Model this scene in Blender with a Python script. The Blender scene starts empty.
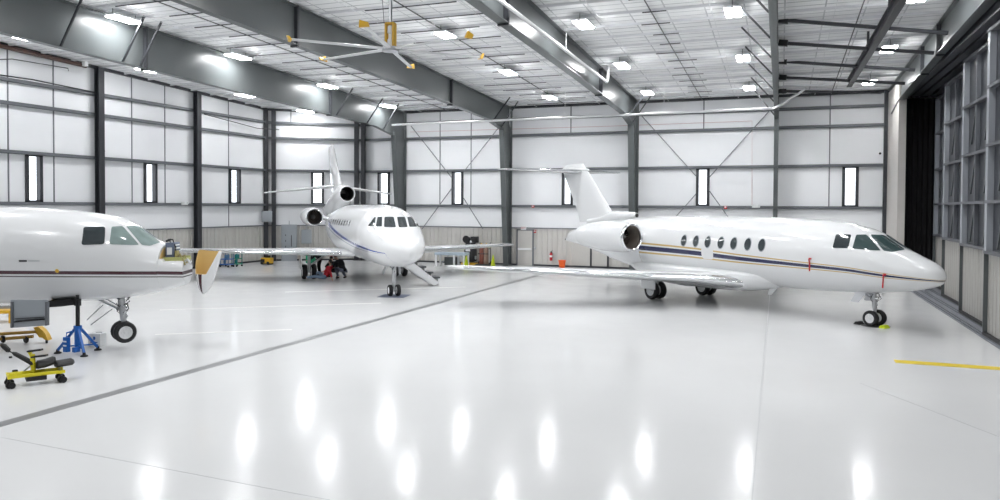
import bpy, bmesh, math, random
from mathutils import Vector, Matrix
from mathutils.bvhtree import BVHTree
random.seed(7)
PI = math.pi
SC = bpy.context.scene
COL = SC.collection
def rad(a): return math.radians(a)

# ------------------------------------------------------------------ camera
F_PX, CAM_H = 748.0, 3.66
cd = bpy.data.cameras.new('camera'); cam = bpy.data.objects.new('camera', cd); COL.objects.link(cam)
CM = Matrix.Translation((0, 0, CAM_H)) @ Matrix.Rotation(rad(20.6), 4, 'Z') @ Matrix.Rotation(rad(90 - 1.3), 4, 'X') @ Matrix.Rotation(rad(0.3), 4, 'Z')
cam.matrix_world = CM
PPY = 206.0 + F_PX * math.tan(rad(-1.3)) * -1          # row of the optical axis
cd.sensor_width = 36; cd.lens = 36 * F_PX / 1000; cd.shift_y = -(250 - PPY) / 1000
cd.clip_start = .05; cd.clip_end = 400
SC.camera = cam
CO = Vector((0, 0, CAM_H))
def ray(x, y):
    return (CM.to_3x3() @ Vector(((x - 500) / F_PX, -(y - PPY) / F_PX, -1))).normalized()
def onz(x, y, z=0.0):
    d = ray(x, y); return CO + d * ((z - CAM_H) / d.z)
def onX(x, y, X):
    d = ray(x, y); return CO + d * (X / d.x)
def onY(x, y, Y):
    d = ray(x, y); return CO + d * (Y / d.y)
def at(x, y, p):
    """the point seen at pixel x, y in the upright plane through p that faces the camera"""
    d = ray(x, y); f = Vector((-math.sin(rad(20.6)), math.cos(rad(20.6)), 0))
    return CO + d * ((Vector(p) - CO).dot(f) / d.dot(f))
def roof(Y): return 9.8 + .035 * (43.7 - Y)

# ------------------------------------------------------------------ materials
def mat(name, col, rough=.5, metal=0., spec=.5, coat=0., var=.0, vscale=3., emit=None, estr=0.):
    m = bpy.data.materials.new(name); m.use_nodes = True
    nt = m.node_tree; b = nt.nodes['Principled BSDF']
    b.inputs['Base Color'].default_value = (*col, 1); b.inputs['Roughness'].default_value = rough
    b.inputs['Metallic'].default_value = metal; b.inputs['Specular IOR Level'].default_value = spec
    if coat: b.inputs['Coat Weight'].default_value = coat; b.inputs['Coat Roughness'].default_value = .06
    if emit: b.inputs['Emission Color'].default_value = (*emit, 1); b.inputs['Emission Strength'].default_value = estr
    if var:
        tc = nt.nodes.new('ShaderNodeTexCoord'); n = nt.nodes.new('ShaderNodeTexNoise'); r = nt.nodes.new('ShaderNodeMapRange'); h = nt.nodes.new('ShaderNodeHueSaturation')
        n.inputs['Scale'].default_value = vscale; n.inputs['Detail'].default_value = 4
        r.inputs['To Min'].default_value = 1 - var; r.inputs['To Max'].default_value = 1 + var
        h.inputs['Color'].default_value = (*col, 1)
        nt.links.new(tc.outputs['Object'], n.inputs['Vector']); nt.links.new(n.outputs['Fac'], r.inputs['Value'])
        nt.links.new(r.outputs['Result'], h.inputs['Value']); nt.links.new(h.outputs['Color'], b.inputs['Base Color'])
    return m
M = {}
LAMP = 110.
M['steel'] = mat('grey_painted_steel', (.092, .102, .104), .30, spec=.36, var=.06, vscale=1.2)
M['steel_light'] = mat('light_grey_steel', (.30, .31, .32), .4, var=.05)
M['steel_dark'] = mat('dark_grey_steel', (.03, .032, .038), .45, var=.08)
M['girt'] = mat('girt_grey', (.13, .14, .155), .5, var=.05)
M['purlin'] = mat('purlin_grey', (.74, .75, .77), .5, var=.05)
M['seam'] = mat('seam_grey', (.17, .18, .20), .6, var=.05)
M['ins'] = mat('white_insulation', (.845, .855, .875), .55, spec=.3, var=.03, vscale=.8)
M['wains'] = mat('beige_ribbed_metal', (.53, .515, .49), .45, var=.03)
M['jamb'] = mat('pale_beige_panel', (.60, .575, .545), .5, var=.03)
M['black'] = mat('black', (.012, .012, .013), .55, var=.1)
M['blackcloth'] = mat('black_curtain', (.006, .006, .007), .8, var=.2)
M['rubber'] = mat('tyre_rubber', (.018, .018, .02), .7, var=.2, vscale=20)
M['white'] = mat('white_enamel', (.82, .83, .84), .35, var=.01)
M['jet'] = mat('white_aircraft_paint', (.77, .78, .79), .22, coat=.5, var=.008, vscale=.7)
M['chrome'] = mat('polished_aluminium', (.83, .84, .86), .16, metal=1., var=.02)
M['alu'] = mat('brushed_aluminium', (.55, .56, .58), .35, metal=.8, var=.05)
M['glassd'] = mat('dark_aircraft_glass', (.035, .045, .05), .06, spec=.6, coat=.3, var=.15)
M['glasst'] = mat('greenish_windshield', (.045, .075, .075), .06, spec=.6, coat=.3, var=.2)
M['glassl'] = mat('pale_green_windshield', (.22, .29, .28), .06, spec=.6, coat=.3, var=.25, vscale=5)  # same greenish glass, lightened in colour for the bright wall seen through it
M['duct'] = mat('dark_engine_duct', (.02, .02, .02), .45, var=.1)
M['ductb'] = mat('bronze_engine_duct', (.24, .21, .185), .35, metal=.3, var=.1)
M['blue'] = mat('blue_paint', (.01, .13, .50), .35, var=.05)
M['yellow'] = mat('bright_yellow_paint', (.80, .70, .02), .35, var=.04)
M['amber'] = mat('amber_yellow_paint', (.72, .42, .03), .4, var=.06)
M['lime'] = mat('lime_yellow_plastic', (.62, .75, .02), .45, var=.03)
M['orange'] = mat('orange_plastic', (.85, .13, .02), .45, var=.04)
M['red'] = mat('red_paint', (.55, .02, .03), .45, var=.06)
M['tan'] = mat('tan_fibreglass', (.62, .42, .15), .55, var=.08)
M['green'] = mat('green_plastic', (.02, .30, .15), .45, var=.05)
M['cab'] = mat('cabinet_grey', (.34, .37, .40), .45, var=.03)
M['skin'] = mat('skin', (.52, .32, .24), .55, var=.05)
M['hair'] = mat('dark_hair', (.02, .015, .012), .6, var=.2)
M['denim'] = mat('blue_denim', (.22, .30, .42), .8, var=.1, vscale=9)
M['redcl'] = mat('red_cloth', (.50, .015, .03), .8, var=.1, vscale=9)
M['dkcl'] = mat('black_cloth', (.018, .018, .022), .85, var=.15, vscale=9)
M['greycl'] = mat('grey_cloth', (.12, .14, .19), .85, var=.12, vscale=9)
M['burg'] = mat('burgundy_paint', (.055, .006, .016), .25, coat=.4, var=.05)
M['lamp'] = mat('lamp_diffuser', (1, 1, 1), .5, emit=(.985, .993, 1.), estr=LAMP, var=.01)

def floor_mat():
    m = bpy.data.materials.new('white_epoxy_floor'); m.use_nodes = True; nt = m.node_tree; L = nt.links
    b = nt.nodes['Principled BSDF']; tc = nt.nodes.new('ShaderNodeTexCoord')
    n1 = nt.nodes.new('ShaderNodeTexNoise'); n1.inputs['Scale'].default_value = .25; n1.inputs['Detail'].default_value = 5
    r = nt.nodes.new('ShaderNodeValToRGB')
    r.color_ramp.elements[0].position = .3; r.color_ramp.elements[0].color = (.635, .64, .645, 1)
    r.color_ramp.elements[1].position = .7; r.color_ramp.elements[1].color = (.67, .675, .68, 1)
    n2 = nt.nodes.new('ShaderNodeTexNoise'); n2.inputs['Scale'].default_value = 1.3; n2.inputs['Detail'].default_value = 3
    r2 = nt.nodes.new('ShaderNodeMapRange'); r2.inputs['To Min'].default_value = .10; r2.inputs['To Max'].default_value = .19
    n3 = nt.nodes.new('ShaderNodeTexNoise'); n3.inputs['Scale'].default_value = 6; n3.inputs['Detail'].default_value = 3
    bp = nt.nodes.new('ShaderNodeBump'); bp.inputs['Strength'].default_value = .03; bp.inputs['Distance'].default_value = .02
    for n in (n1, n2, n3): L.new(tc.outputs['Object'], n.inputs['Vector'])
    L.new(n1.outputs['Fac'], r.inputs['Fac']); L.new(r.outputs['Color'], b.inputs['Base Color'])
    L.new(n2.outputs['Fac'], r2.inputs['Value']); L.new(r2.outputs['Result'], b.inputs['Roughness'])
    L.new(n3.outputs['Fac'], bp.inputs['Height']); L.new(bp.outputs['Normal'], b.inputs['Normal'])
    b.inputs['Specular IOR Level'].default_value = .07
    return m
M['floor'] = floor_mat()
def ceil_mat():
    """white lining sheet with the thin banding that carries it, running both ways"""
    m = bpy.data.materials.new('white_roof_lining'); m.use_nodes = True; nt = m.node_tree; L = nt.links
    b = nt.nodes['Principled BSDF']; tc = nt.nodes.new('ShaderNodeTexCoord'); sp = nt.nodes.new('ShaderNodeSeparateXYZ')
    L.new(tc.outputs['Object'], sp.inputs[0])
    def lines(sock, step, w):
        a = nt.nodes.new('ShaderNodeMath'); a.operation = 'DIVIDE'; a.inputs[1].default_value = step; L.new(sock, a.inputs[0])
        f = nt.nodes.new('ShaderNodeMath'); f.operation = 'FRACT'; L.new(a.outputs[0], f.inputs[0])
        g = nt.nodes.new('ShaderNodeMath'); g.operation = 'LESS_THAN'; g.inputs[1].default_value = w / step; L.new(f.outputs[0], g.inputs[0])
        return g.outputs[0]
    l1 = lines(sp.outputs[1], .50, .075); l2 = lines(sp.outputs[0], 1.27, .05)
    mx = nt.nodes.new('ShaderNodeMath'); mx.operation = 'MAXIMUM'; L.new(l1, mx.inputs[0]); L.new(l2, mx.inputs[1])
    n = nt.nodes.new('ShaderNodeTexNoise'); n.inputs['Scale'].default_value = .7; n.inputs['Detail'].default_value = 4; L.new(tc.outputs['Object'], n.inputs['Vector'])
    mm = nt.nodes.new('ShaderNodeMath'); mm.operation = 'MULTIPLY'; L.new(mx.outputs[0], mm.inputs[0]); L.new(n.outputs['Fac'], mm.inputs[1])
    mix = nt.nodes.new('ShaderNodeMix'); mix.data_type = 'RGBA'; L.new(mm.outputs[0], mix.inputs['Factor'])
    mix.inputs['A'].default_value = (.93, .935, .94, 1); mix.inputs['B'].default_value = (.30, .31, .33, 1)
    L.new(mix.outputs['Result'], b.inputs['Base Color']); b.inputs['Roughness'].default_value = .6
    return m
M['ceil'] = ceil_mat()
def glass_mat():
    m = bpy.data.materials.new('window_glass'); m.use_nodes = True; nt = m.node_tree; nt.nodes.remove(nt.nodes['Principled BSDF'])
    t = nt.nodes.new('ShaderNodeBsdfTransparent'); t.inputs[0].default_value = (.95, .96, .97, 1)
    g = nt.nodes.new('ShaderNodeBsdfGlossy'); g.inputs['Roughness'].default_value = .03
    mx = nt.nodes.new('ShaderNodeMixShader'); mx.inputs[0].default_value = .06
    L = nt.links; L.new(t.outputs[0], mx.inputs[1]); L.new(g.outputs[0], mx.inputs[2]); L.new(mx.outputs[0], nt.nodes['Material Output'].inputs[0])
    return m
M['glass'] = glass_mat()
def stripe_mat(name, base, bands, attr='stripe'):
    """aircraft paint with cheat-line bands: bands = [(lo, hi, colour)] in units of the stored stripe coordinate"""
    m = bpy.data.materials.new(name); m.use_nodes = True; nt = m.node_tree; L = nt.links; b = nt.nodes['Principled BSDF']
    b.inputs['Roughness'].default_value = .22; b.inputs['Coat Weight'].default_value = .5; b.inputs['Coat Roughness'].default_value = .06
    a = nt.nodes.new('ShaderNodeAttribute'); a.attribute_name = attr
    prev = None
    for lo, hi, c in bands:
        g = nt.nodes.new('ShaderNodeMath'); g.operation = 'GREATER_THAN'; g.inputs[1].default_value = lo
        l = nt.nodes.new('ShaderNodeMath'); l.operation = 'LESS_THAN'; l.inputs[1].default_value = hi
        k = nt.nodes.new('ShaderNodeMath'); k.operation = 'MULTIPLY'
        L.new(a.outputs['Fac'], g.inputs[0]); L.new(a.outputs['Fac'], l.inputs[0]); L.new(g.outputs[0], k.inputs[0]); L.new(l.outputs[0], k.inputs[1])
        mx = nt.nodes.new('ShaderNodeMix'); mx.data_type = 'RGBA'; L.new(k.outputs[0], mx.inputs['Factor'])
        if prev is None: mx.inputs['A'].default_value = (*base, 1)
        else: L.new(prev, mx.inputs['A'])
        mx.inputs['B'].default_value = (*c, 1); prev = mx.outputs['Result']
    L.new(prev, b.inputs['Base Color'])
    return m

# ------------------------------------------------------------------ objects
def tag(o, label=None, cat=None, group=None, kind=None):
    if label: o['label'] = label
    if cat: o['category'] = cat
    if group: o['group'] = group
    if kind: o['kind'] = kind
    return o
def thing(name, label, cat, loc=(0, 0, 0), rz=0., group=None):
    o = bpy.data.objects.new(name, None); COL.objects.link(o); o.empty_display_size = .2
    o.location = loc; o.rotation_euler = (0, 0, rz); return tag(o, label, cat, group)
def local_of(o):
    m = Matrix.Translation(o.location) @ o.rotation_euler.to_matrix().to_4x4()
    return m if not o.parent else local_of(o.parent) @ m
class MB:
    def __init__(s): s.b = bmesh.new()
    def add(s, vs, fs):
        v = [s.b.verts.new(p) for p in vs]
        for f in fs:
            try: s.b.faces.new([v[i] for i in f])
            except ValueError: pass
        return s
    def hexa(s, c8):
        return s.add(c8, [(0, 3, 2, 1), (4, 5, 6, 7), (0, 1, 5, 4), (1, 2, 6, 5), (2, 3, 7, 6), (3, 0, 4, 7)])
    def box(s, x0, x1, y0, y1, z0, z1, bev=0.):
        if bev:
            t = bmesh.new(); r = bmesh.ops.create_cube(t, size=1)
            for v in t.verts: v.co = Vector(((x0 + x1) / 2 + v.co.x * (x1 - x0), (y0 + y1) / 2 + v.co.y * (y1 - y0), (z0 + z1) / 2 + v.co.z * (z1 - z0)))
            bmesh.ops.bevel(t, geom=t.edges[:], offset=bev, segments=2, affect='EDGES', profile=.6)
            t.verts.index_update(); s.add([v.co.copy() for v in t.verts], [[v.index for v in f.verts] for f in t.faces]); t.free(); return s
        return s.hexa([(x0, y0, z0), (x1, y0, z0), (x1, y1, z0), (x0, y1, z0), (x0, y0, z1), (x1, y0, z1), (x1, y1, z1), (x0, y1, z1)])
    def obox(s, p0, p1, w, h, up=(0, 0, 1), bev=0.):
        """bar from p0 to p1, w wide across and h thick along up"""
        p0, p1 = Vector(p0), Vector(p1); d = (p1 - p0).normalized(); up = Vector(up)
        sd = d.cross(up)
        if sd.length < 1e-4: sd = d.cross(Vector((1, 0, 0)))
        sd.normalize(); u = sd.cross(d).normalized(); a, b_ = sd * w / 2, u * h / 2
        q = [p0 - a - b_, p0 + a - b_, p1 + a - b_, p1 - a - b_, p0 - a + b_, p0 + a + b_, p1 + a + b_, p1 - a + b_]
        return s.hexa(q)
    def ring(s, c, d, r, n, ph=0.):
        d = Vector(d).normalized(); a = d.orthogonal().normalized()
        if abs(d.z) < .9: a = d.cross(Vector((0, 0, 1))).normalized()
        b_ = d.cross(a)
        return [Vector(c) + (a * math.cos(ph + 2 * PI * i / n) + b_ * math.sin(ph + 2 * PI * i / n)) * r for i in range(n)]
    def tube(s, pts, r, n=8, cap=True):
        pts = [Vector(p) for p in pts]; rs = r if isinstance(r, (list, tuple)) else [r] * len(pts); V = []
        for i, p in enumerate(pts):
            d = (pts[min(i + 1, len(pts) - 1)] - pts[max(i - 1, 0)])
            V += s.ring(p, d, rs[i], n)
        Fs = [(i * n + j, i * n + (j + 1) % n, (i + 1) * n + (j + 1) % n, (i + 1) * n + j) for i in range(len(pts) - 1) for j in range(n)]
        if cap: Fs += [tuple(range(n))[::-1], tuple(range((len(pts) - 1) * n, len(pts) * n))]
        return s.add(V, Fs)
    def lathe(s, prof, o=(0, 0, 0), ax=(0, 0, 1), n=24, closed=False, cap=True):
        """prof = [(r, h)] turned round the axis ax through o"""
        o = Vector(o); ax = Vector(ax).normalized(); V = []; Fs = []; k = len(prof)
        for r, h in prof: V += s.ring(o + ax * h, ax, max(r, 1e-4), n)
        for i in range(k if closed else k - 1):
            i2 = (i + 1) % k
            Fs += [(i * n + j, i * n + (j + 1) % n, i2 * n + (j + 1) % n, i2 * n + j) for j in range(n)]
        if not closed and cap:
            if prof[0][0] > 1e-3: Fs.append(tuple(range(n))[::-1])
            if prof[-1][0] > 1e-3: Fs.append(tuple(range((k - 1) * n, k * n)))
        return s.add(V, Fs)
    def loft(s, rings, closed=True, cap0=True, cap1=True):
        n = len(rings[0]); V = [p for r in rings for p in r]; m = n if closed else n - 1
        Fs = [(i * n + j, i * n + (j + 1) % n, (i + 1) * n + (j + 1) % n, (i + 1) * n + j) for i in range(len(rings) - 1) for j in range(m)]
        if cap0: Fs.append(tuple(range(n))[::-1])
        if cap1: Fs.append(tuple(range((len(rings) - 1) * n, len(rings) * n)))
        return s.add(V, Fs)
    def ball(s, c, r, n=12, m=8):
        c = Vector(c); rr = r if isinstance(r, (tuple, list)) else (r, r, r); t = bmesh.new(); bmesh.ops.create_uvsphere(t, u_segments=n, v_segments=m, radius=1)
        t.verts.index_update(); s.add([c + Vector((v.co.x * rr[0], v.co.y * rr[1], v.co.z * rr[2])) for v in t.verts], [[v.index for v in f.verts] for f in t.faces]); t.free(); return s
    def prism(s, poly, ex):
        """planar outline poly pushed along ex"""
        ex = Vector(ex); a = [Vector(p) for p in poly]; n = len(a)
        return s.add(a + [p + ex for p in a], [tuple(range(n))[::-1], tuple(range(n, 2 * n))] + [(i, (i + 1) % n, n + (i + 1) % n, n + i) for i in range(n)])
    def build(s, name, m, parent=None, smooth=False, world=False, origin=None, angle=40):
        if world and parent: 
            iv = local_of(parent).inverted(); bmesh.ops.transform(s.b, matrix=iv, verts=s.b.verts)
        if origin is not None: bmesh.ops.translate(s.b, vec=-Vector(origin), verts=s.b.verts)
        bmesh.ops.recalc_face_normals(s.b, faces=s.b.faces)
        me = bpy.data.meshes.new(name); s.b.to_mesh(me); s.b.free()
        for k in (m if isinstance(m, (list, tuple)) else [m]): me.materials.append(k)
        if smooth:
            me.polygons.foreach_set('use_smooth', [True] * len(me.polygons))
            if angle < 180: me.set_sharp_from_angle(angle=rad(angle))
        o = bpy.data.objects.new(name, me); COL.objects.link(o)
        if parent: o.parent = parent
        if origin is not None: o.location = origin
        return o
def dup(o, parent=None):
    c = o.copy(); COL.objects.link(c)
    if parent: c.parent = parent
    for ch in list(o.children): dup(ch, c)
    return c
def pchip(xs, ys):
    n = len(xs); h = [xs[i + 1] - xs[i] for i in range(n - 1)]; dl = [(ys[i + 1] - ys[i]) / h[i] for i in range(n - 1)]
    m = [dl[0]] + [0 if dl[i - 1] * dl[i] <= 0 else 2 * dl[i - 1] * dl[i] / (dl[i - 1] + dl[i]) for i in range(1, n - 1)] + [dl[-1]]
    def f(x):
        if x <= xs[0]: return ys[0]
        if x >= xs[-1]: return ys[-1]
        i = max(k for k in range(n - 1) if xs[k] <= x); t = (x - xs[i]) / h[i]
        return (2*t**3 - 3*t*t + 1)*ys[i] + (t**3 - 2*t*t + t)*h[i]*m[i] + (-2*t**3 + 3*t*t)*ys[i+1] + (t**3 - t*t)*h[i]*m[i+1]
    return f
# ================================================================== THE HALL
XL, XR, YB, YF = -31.4, 5.5, 43.7, -9.0
WZ0, WZ1, WAINS = 3.66, 5.9, 2.3
b = MB(); b.box(XL - .5, 9.5, YF - .5, YB + 1, -.25, 0); fl = b.build('floor', M['floor']); fl['kind'] = 'structure'
b = MB(); b.hexa([(XL - .4, YF - .4, roof(YF - .4)), (9.5, YF - .4, roof(YF - .4)), (9.5, YB + .8, roof(YB + .8)), (XL - .4, YB + .8, roof(YB + .8)),
                  (XL - .4, YF - .4, roof(YF) + .4), (9.5, YF - .4, roof(YF) + .4), (9.5, YB + .8, roof(YB) + .4), (XL - .4, YB + .8, roof(YB) + .4)])
ceiling = b.build('ceiling', M['ceil']); ceiling['kind'] = 'structure'
NWIN = [0]
class Wall:
    def __init__(s, name, p0, p1, wins_px, seams=(), girts=(3.66, 5.9, 8.0, 9.0)):
        s.p0 = Vector((*p0, 0)); e = Vector((*p1, 0)) - s.p0; s.L = e.length; s.e = e.normalized(); s.n = Vector((s.e.y, -s.e.x, 0))  # n points into the hall
        W = [s.u(x0, x1) for x0, x1 in wins_px]; W.sort()
        b = MB(); Q = lambda u0, u1, z0, z1: b.hexa([s.pt(u, z, d) for z in (z0, z1) for u, d in ((u0, 0), (u1, 0), (u1, -.25), (u0, -.25))])
        ins, ht = .0, 12.0
        Q(0, s.L, 0, WZ0); Q(0, s.L, WZ1, ht); c = 0
        for u0, u1 in W: Q(c, u0, WZ0, WZ1); c = u1
        Q(c, s.L, WZ0, WZ1)
        s.o = b.build(name, M['ins']); s.o['kind'] = 'structure'
        # ribbed beige wainscot
        b = MB(); prof = []; u = 0.
        while u < s.L:
            for du, d in ((0, .03), (.20, .03), (.225, .065), (.275, .065), (.30, .03)):
                if u + du <= s.L: prof.append((u + du, d))
            u += .305
        prof.append((s.L, .03))
        b.add([s.pt(u, z, d) for z in (0, WAINS) for u, d in prof], [(i, i + 1, len(prof) + i + 1, len(prof) + i) for i in range(len(prof) - 1)])
        b.add([s.pt(u, WAINS, d) for u, d in ((0, 0), (s.L, 0), (s.L, .03), (0, .03))], [(0, 1, 2, 3)])
        b.build('wainscot', M['wains'], s.o)
        b = MB(); s.bar(b, 0, s.L, WAINS - .02, WAINS + .05, 0, .09); b.build('wainscot_cap', M['seam'], s.o)
        for z in girts:
            b = MB(); s.bar(b, 0, s.L, z - .075, z - .06, 0, .2); s.bar(b, 0, s.L, z - .075, z + .075, .19, .2); s.bar(b, 0, s.L, z + .06, z + .075, 0, .2); b.build('girt', M['girt'], s.o)
        for px, py, z0 in seams:
            uu = s.u(px, px)[0]; b = MB(); s.bar(b, uu - .03, uu + .03, z0, 11.4, 0, .02); b.build('panel_seam', M['seam'], s.o)
        b = MB(); s.bar(b, 0, s.L, 0, .1, 0, .075); b.build('base_flashing', M['steel_dark'], s.o)
        for u0, u1 in W: s.window(u0, u1)
    def pt(s, u, z, d=0.): return s.p0 + s.e * u + s.n * d + Vector((0, 0, z))
    def bar(s, b, u0, u1, z0, z1, d0, d1): return b.hexa([s.pt(u, z, d) for z in (z0, z1) for u, d in ((u0, d1), (u1, d1), (u1, d0), (u0, d0))])
    def u(s, *pxs):
        r = []
        for px in pxs:
            d = ray(px, 190); t = (s.p0 - CO).dot(s.n) / d.dot(s.n); r.append((CO + d * t - s.p0).dot(s.e))
        return tuple(sorted(r))
    def window(s, u0, u1):
        NWIN[0] += 1; o = bpy.data.objects.new('window_%d' % NWIN[0], None); COL.objects.link(o); o['kind'] = 'structure'; o.location = s.pt((u0 + u1) / 2, WZ0)
        b = MB()
        for a, c in ((u0, u0 + .15), (u1 - .15, u1)): s.bar(b, a, c, WZ0 + .07, WZ1 - .05, -.16, .08)
        s.bar(b, u0, u1, WZ0 + .07, WZ0 + .15, -.16, .08); s.bar(b, u0, u1, WZ1 - .13, WZ1 - .05, -.16, .08)
        b.build('window_frame', M['steel_dark'], o, world=True)
        b = MB(); s.bar(b, u0 + .15, u1 - .15, WZ0 + .15, WZ1 - .13, -.16, -.14); b.build('pane', M['glass'], o, world=True)
C0, C1 = (XL, 40.3), (-26.4, YB)
wl = Wall('wall_left', (XL, YF), C0, [(25, 42), (143.5, 156.5), (229, 240)], [(8.5, 0, 3.66), (54, 0, 3.66), (132, 0, 3.66), (165, 0, 3.66), (228.5, 0, 2.3)])
wc = Wall('wall_corner', C0, C1, [(311, 324)], [(291, 0, 9.0)])
wb = Wall('wall_back', C1, (9.0, YB), [(378, 390), (452, 463.5), (562, 573), (696, 709.5), (842, 858.5)],
          [(440, 0, 3.66), (471, 0, 3.66), (570.5, 0, 8.), (703, 0, 8.), (829, 0, 3.66)])
# front wall behind the camera and plain outer wall behind the doors
b = MB(); b.box(XL - .3, 9, YF - .3, YF, 0, 12.2); o = b.build('wall_front', M['ins']); o['kind'] = 'structure'
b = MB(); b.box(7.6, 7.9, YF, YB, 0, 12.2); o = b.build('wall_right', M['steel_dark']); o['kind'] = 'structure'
# eave trims
for k, w in enumerate((wl, wc, wb)):
    z = lambda p: roof(p.y) - .02
    a, c = w.pt(0, 0, .08), w.pt(w.L, 0, .08); b = MB(); b.obox((a.x, a.y, z(a) - .05), (c.x, c.y, z(c) - .05), .16, .14)
    o = b.build('trim_%d' % (k + 1), M['steel_dark']); o['kind'] = 'structure'
# purlins, bridging and clips carried by the ceiling
Y = 42.6
py = []
while Y > 11: py.append(Y); Y -= 1.52
for Y in py:
    b = MB(); z = roof(Y); b.box(XL, 5.3, Y - .022, Y + .022, z - .09, z + .02); b.build('purlin', M['purlin'], ceiling)
for X in (-29.2, -26., -21.8, -19.9, -18., -14.0, -12.1, -10.1, -6.1, -4.25, -2.3, 1.6, 2.4):
    main = X in (-19.9, -12.1, -4.25, 2.4)
    b = MB(); r = .022 if main else .010; b.tube([(X, YB - .1, roof(YB) - .1), (X, 10, roof(10) - .1)], r, 5); b.build('bridging_rod', M['steel_dark'] if main else M['purlin'], ceiling)
for X in (-19.9, -12.1, -4.25):
    for i, Y in enumerate(py):
        l, l2 = (random.uniform(.3, .8), random.uniform(.3, .8)) if X > -5 else (random.uniform(.6, 2.6), random.uniform(.6, 2.6)); b = MB(); b.box(X - l, X + l2, Y - .02, Y + .02, roof(Y) - .12, roof(Y) - .085); b.build('purlin_strap', M['steel_dark'], ceiling)
# rigid frames
def frame(label, X, dz, wf=.26, brace_side=1, braces=(), stiff=(), col=True):
    r = thing('rigid_frame', label, 'steel frame', (X, YB - .3, 0), 0, 'rigid steel frames across the hall')
    bot = [(41.9, 8.3), (39.5, 8.66), (30, 9.03), (20, 9.27), (8, 9.6), (YF, 10.1)]
    bot = [(y, z + (dz if y < 39 else dz * .6)) for y, z in bot]
    bz = lambda y: next(bot[i][1] + (bot[i + 1][1] - bot[i][1]) * (y - bot[i][0]) / (bot[i + 1][0] - bot[i][0]) for i in range(len(bot) - 1) if bot[i + 1][0] <= y <= bot[i][0])
    top = [(y, roof(y) - .1) for y in (YF, 8, 20, 30, 39.5, 43.25)]
    # rafter: web plus two flanges
    b = MB(); w = .012
    outline = [(X - w, y, z) for y, z in bot] + [(X - w, y, z) for y, z in top] + [(X - w, 43.25, 8.2)]
    b.prism(outline, (2 * w, 0, 0))
    for L_, s_ in ((bot, 1), (top, -1)):
        for i in range(len(L_) - 1):
            a, c = L_[i], L_[i + 1]; b.hexa([(X - wf / 2, a[0], a[1]), (X + wf / 2, a[0], a[1]), (X + wf / 2, c[0], c[1]), (X - wf / 2, c[0], c[1]),
                                            (X - wf / 2, a[0], a[1] + .03 * s_), (X + wf / 2, a[0], a[1] + .03 * s_), (X + wf / 2, c[0], c[1] + .03 * s_), (X - wf / 2, c[0], c[1] + .03 * s_)])
    raf = b.build('rafter', M['steel'], r, world=True)
    for px in stiff:
        y = onX(px[0], px[1], X + .05).y; b = MB(); b.box(X - wf / 2, X + wf / 2, y - .05, y + .05, bz(y) - .06, roof(y) - .08); b.build('splice_plate', M['steel_dark'], raf, world=True).matrix_parent_inverse = Matrix()
    for y in braces:
        if isinstance(y, tuple): y = onX(y[0], y[1], X + 1.1).y
        b = MB(); b.obox((X + .1 * brace_side, y, bz(y) + .02), (X + 1.15 * brace_side, y + .02, roof(y) - .06), .06, .06); b.build('flange_brace', M['steel_dark'], raf, world=True)
    if col:
        b = MB(); i0, i1 = 42.75, 41.9; q = lambda x0, x1: [(x0, 43.45, 0), (x0, i0, 0), (x0, i1, 8.35), (x0, 43.45, 8.6)]
        b.prism(q(X - w * .7, X + w), (1.4 * w, 0, 0)); b.box(X - wf / 2, X + wf / 2, 43.42, 43.45, 0, roof(YB) - .1)
        b.hexa([(X - wf / 2, i0, 0), (X + wf / 2, i0, 0), (X + wf / 2, i0 + .03, 0), (X - wf / 2, i0 + .03, 0), (X - wf / 2, i1, 8.35), (X + wf / 2, i1, 8.35), (X + wf / 2, i1 + .03, 8.35), (X - wf / 2, i1 + .03, 8.35)])
        b.box(X - wf / 2 - .06, X + wf / 2 + .06, i0 - .08, 43.5, 0, .03); b.build('column', M['steel'], r, world=True)
    return r
BR = [41.2, 38.2, 35.1, 31.9, 28.9, 25.9, 22.8]
frame('grey steel frame with deep rafter, nearest the left wall', -23.0, -.36, .3, 1, ((82, 10), (143, 22), (160, 27), (352, 92), (382, 102), (398, 110)), [(145, 50), (330, 105)])
frame('grey steel frame whose rafter passes behind the big ceiling fan', -15.7, -.1, .3, 1, (41.6, 40.2), [(296, 28), (451, 95)])
frame('grey steel frame with a white sprinkler pipe along its rafter', -7.95, -.06, .36, 1, (41.7, 40.4), [(505, 15), (600, 91)])
frame('grey steel frame seen edge-on, its column behind the cabin of the right jet', -.3, .0, .22, -1, BR)
dfr = frame('grey steel frame over the hangar doors at the right edge of the hall', 5.2, .08, .3, -1, (), [(943, 20), (926, 55)], col=False)
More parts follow.
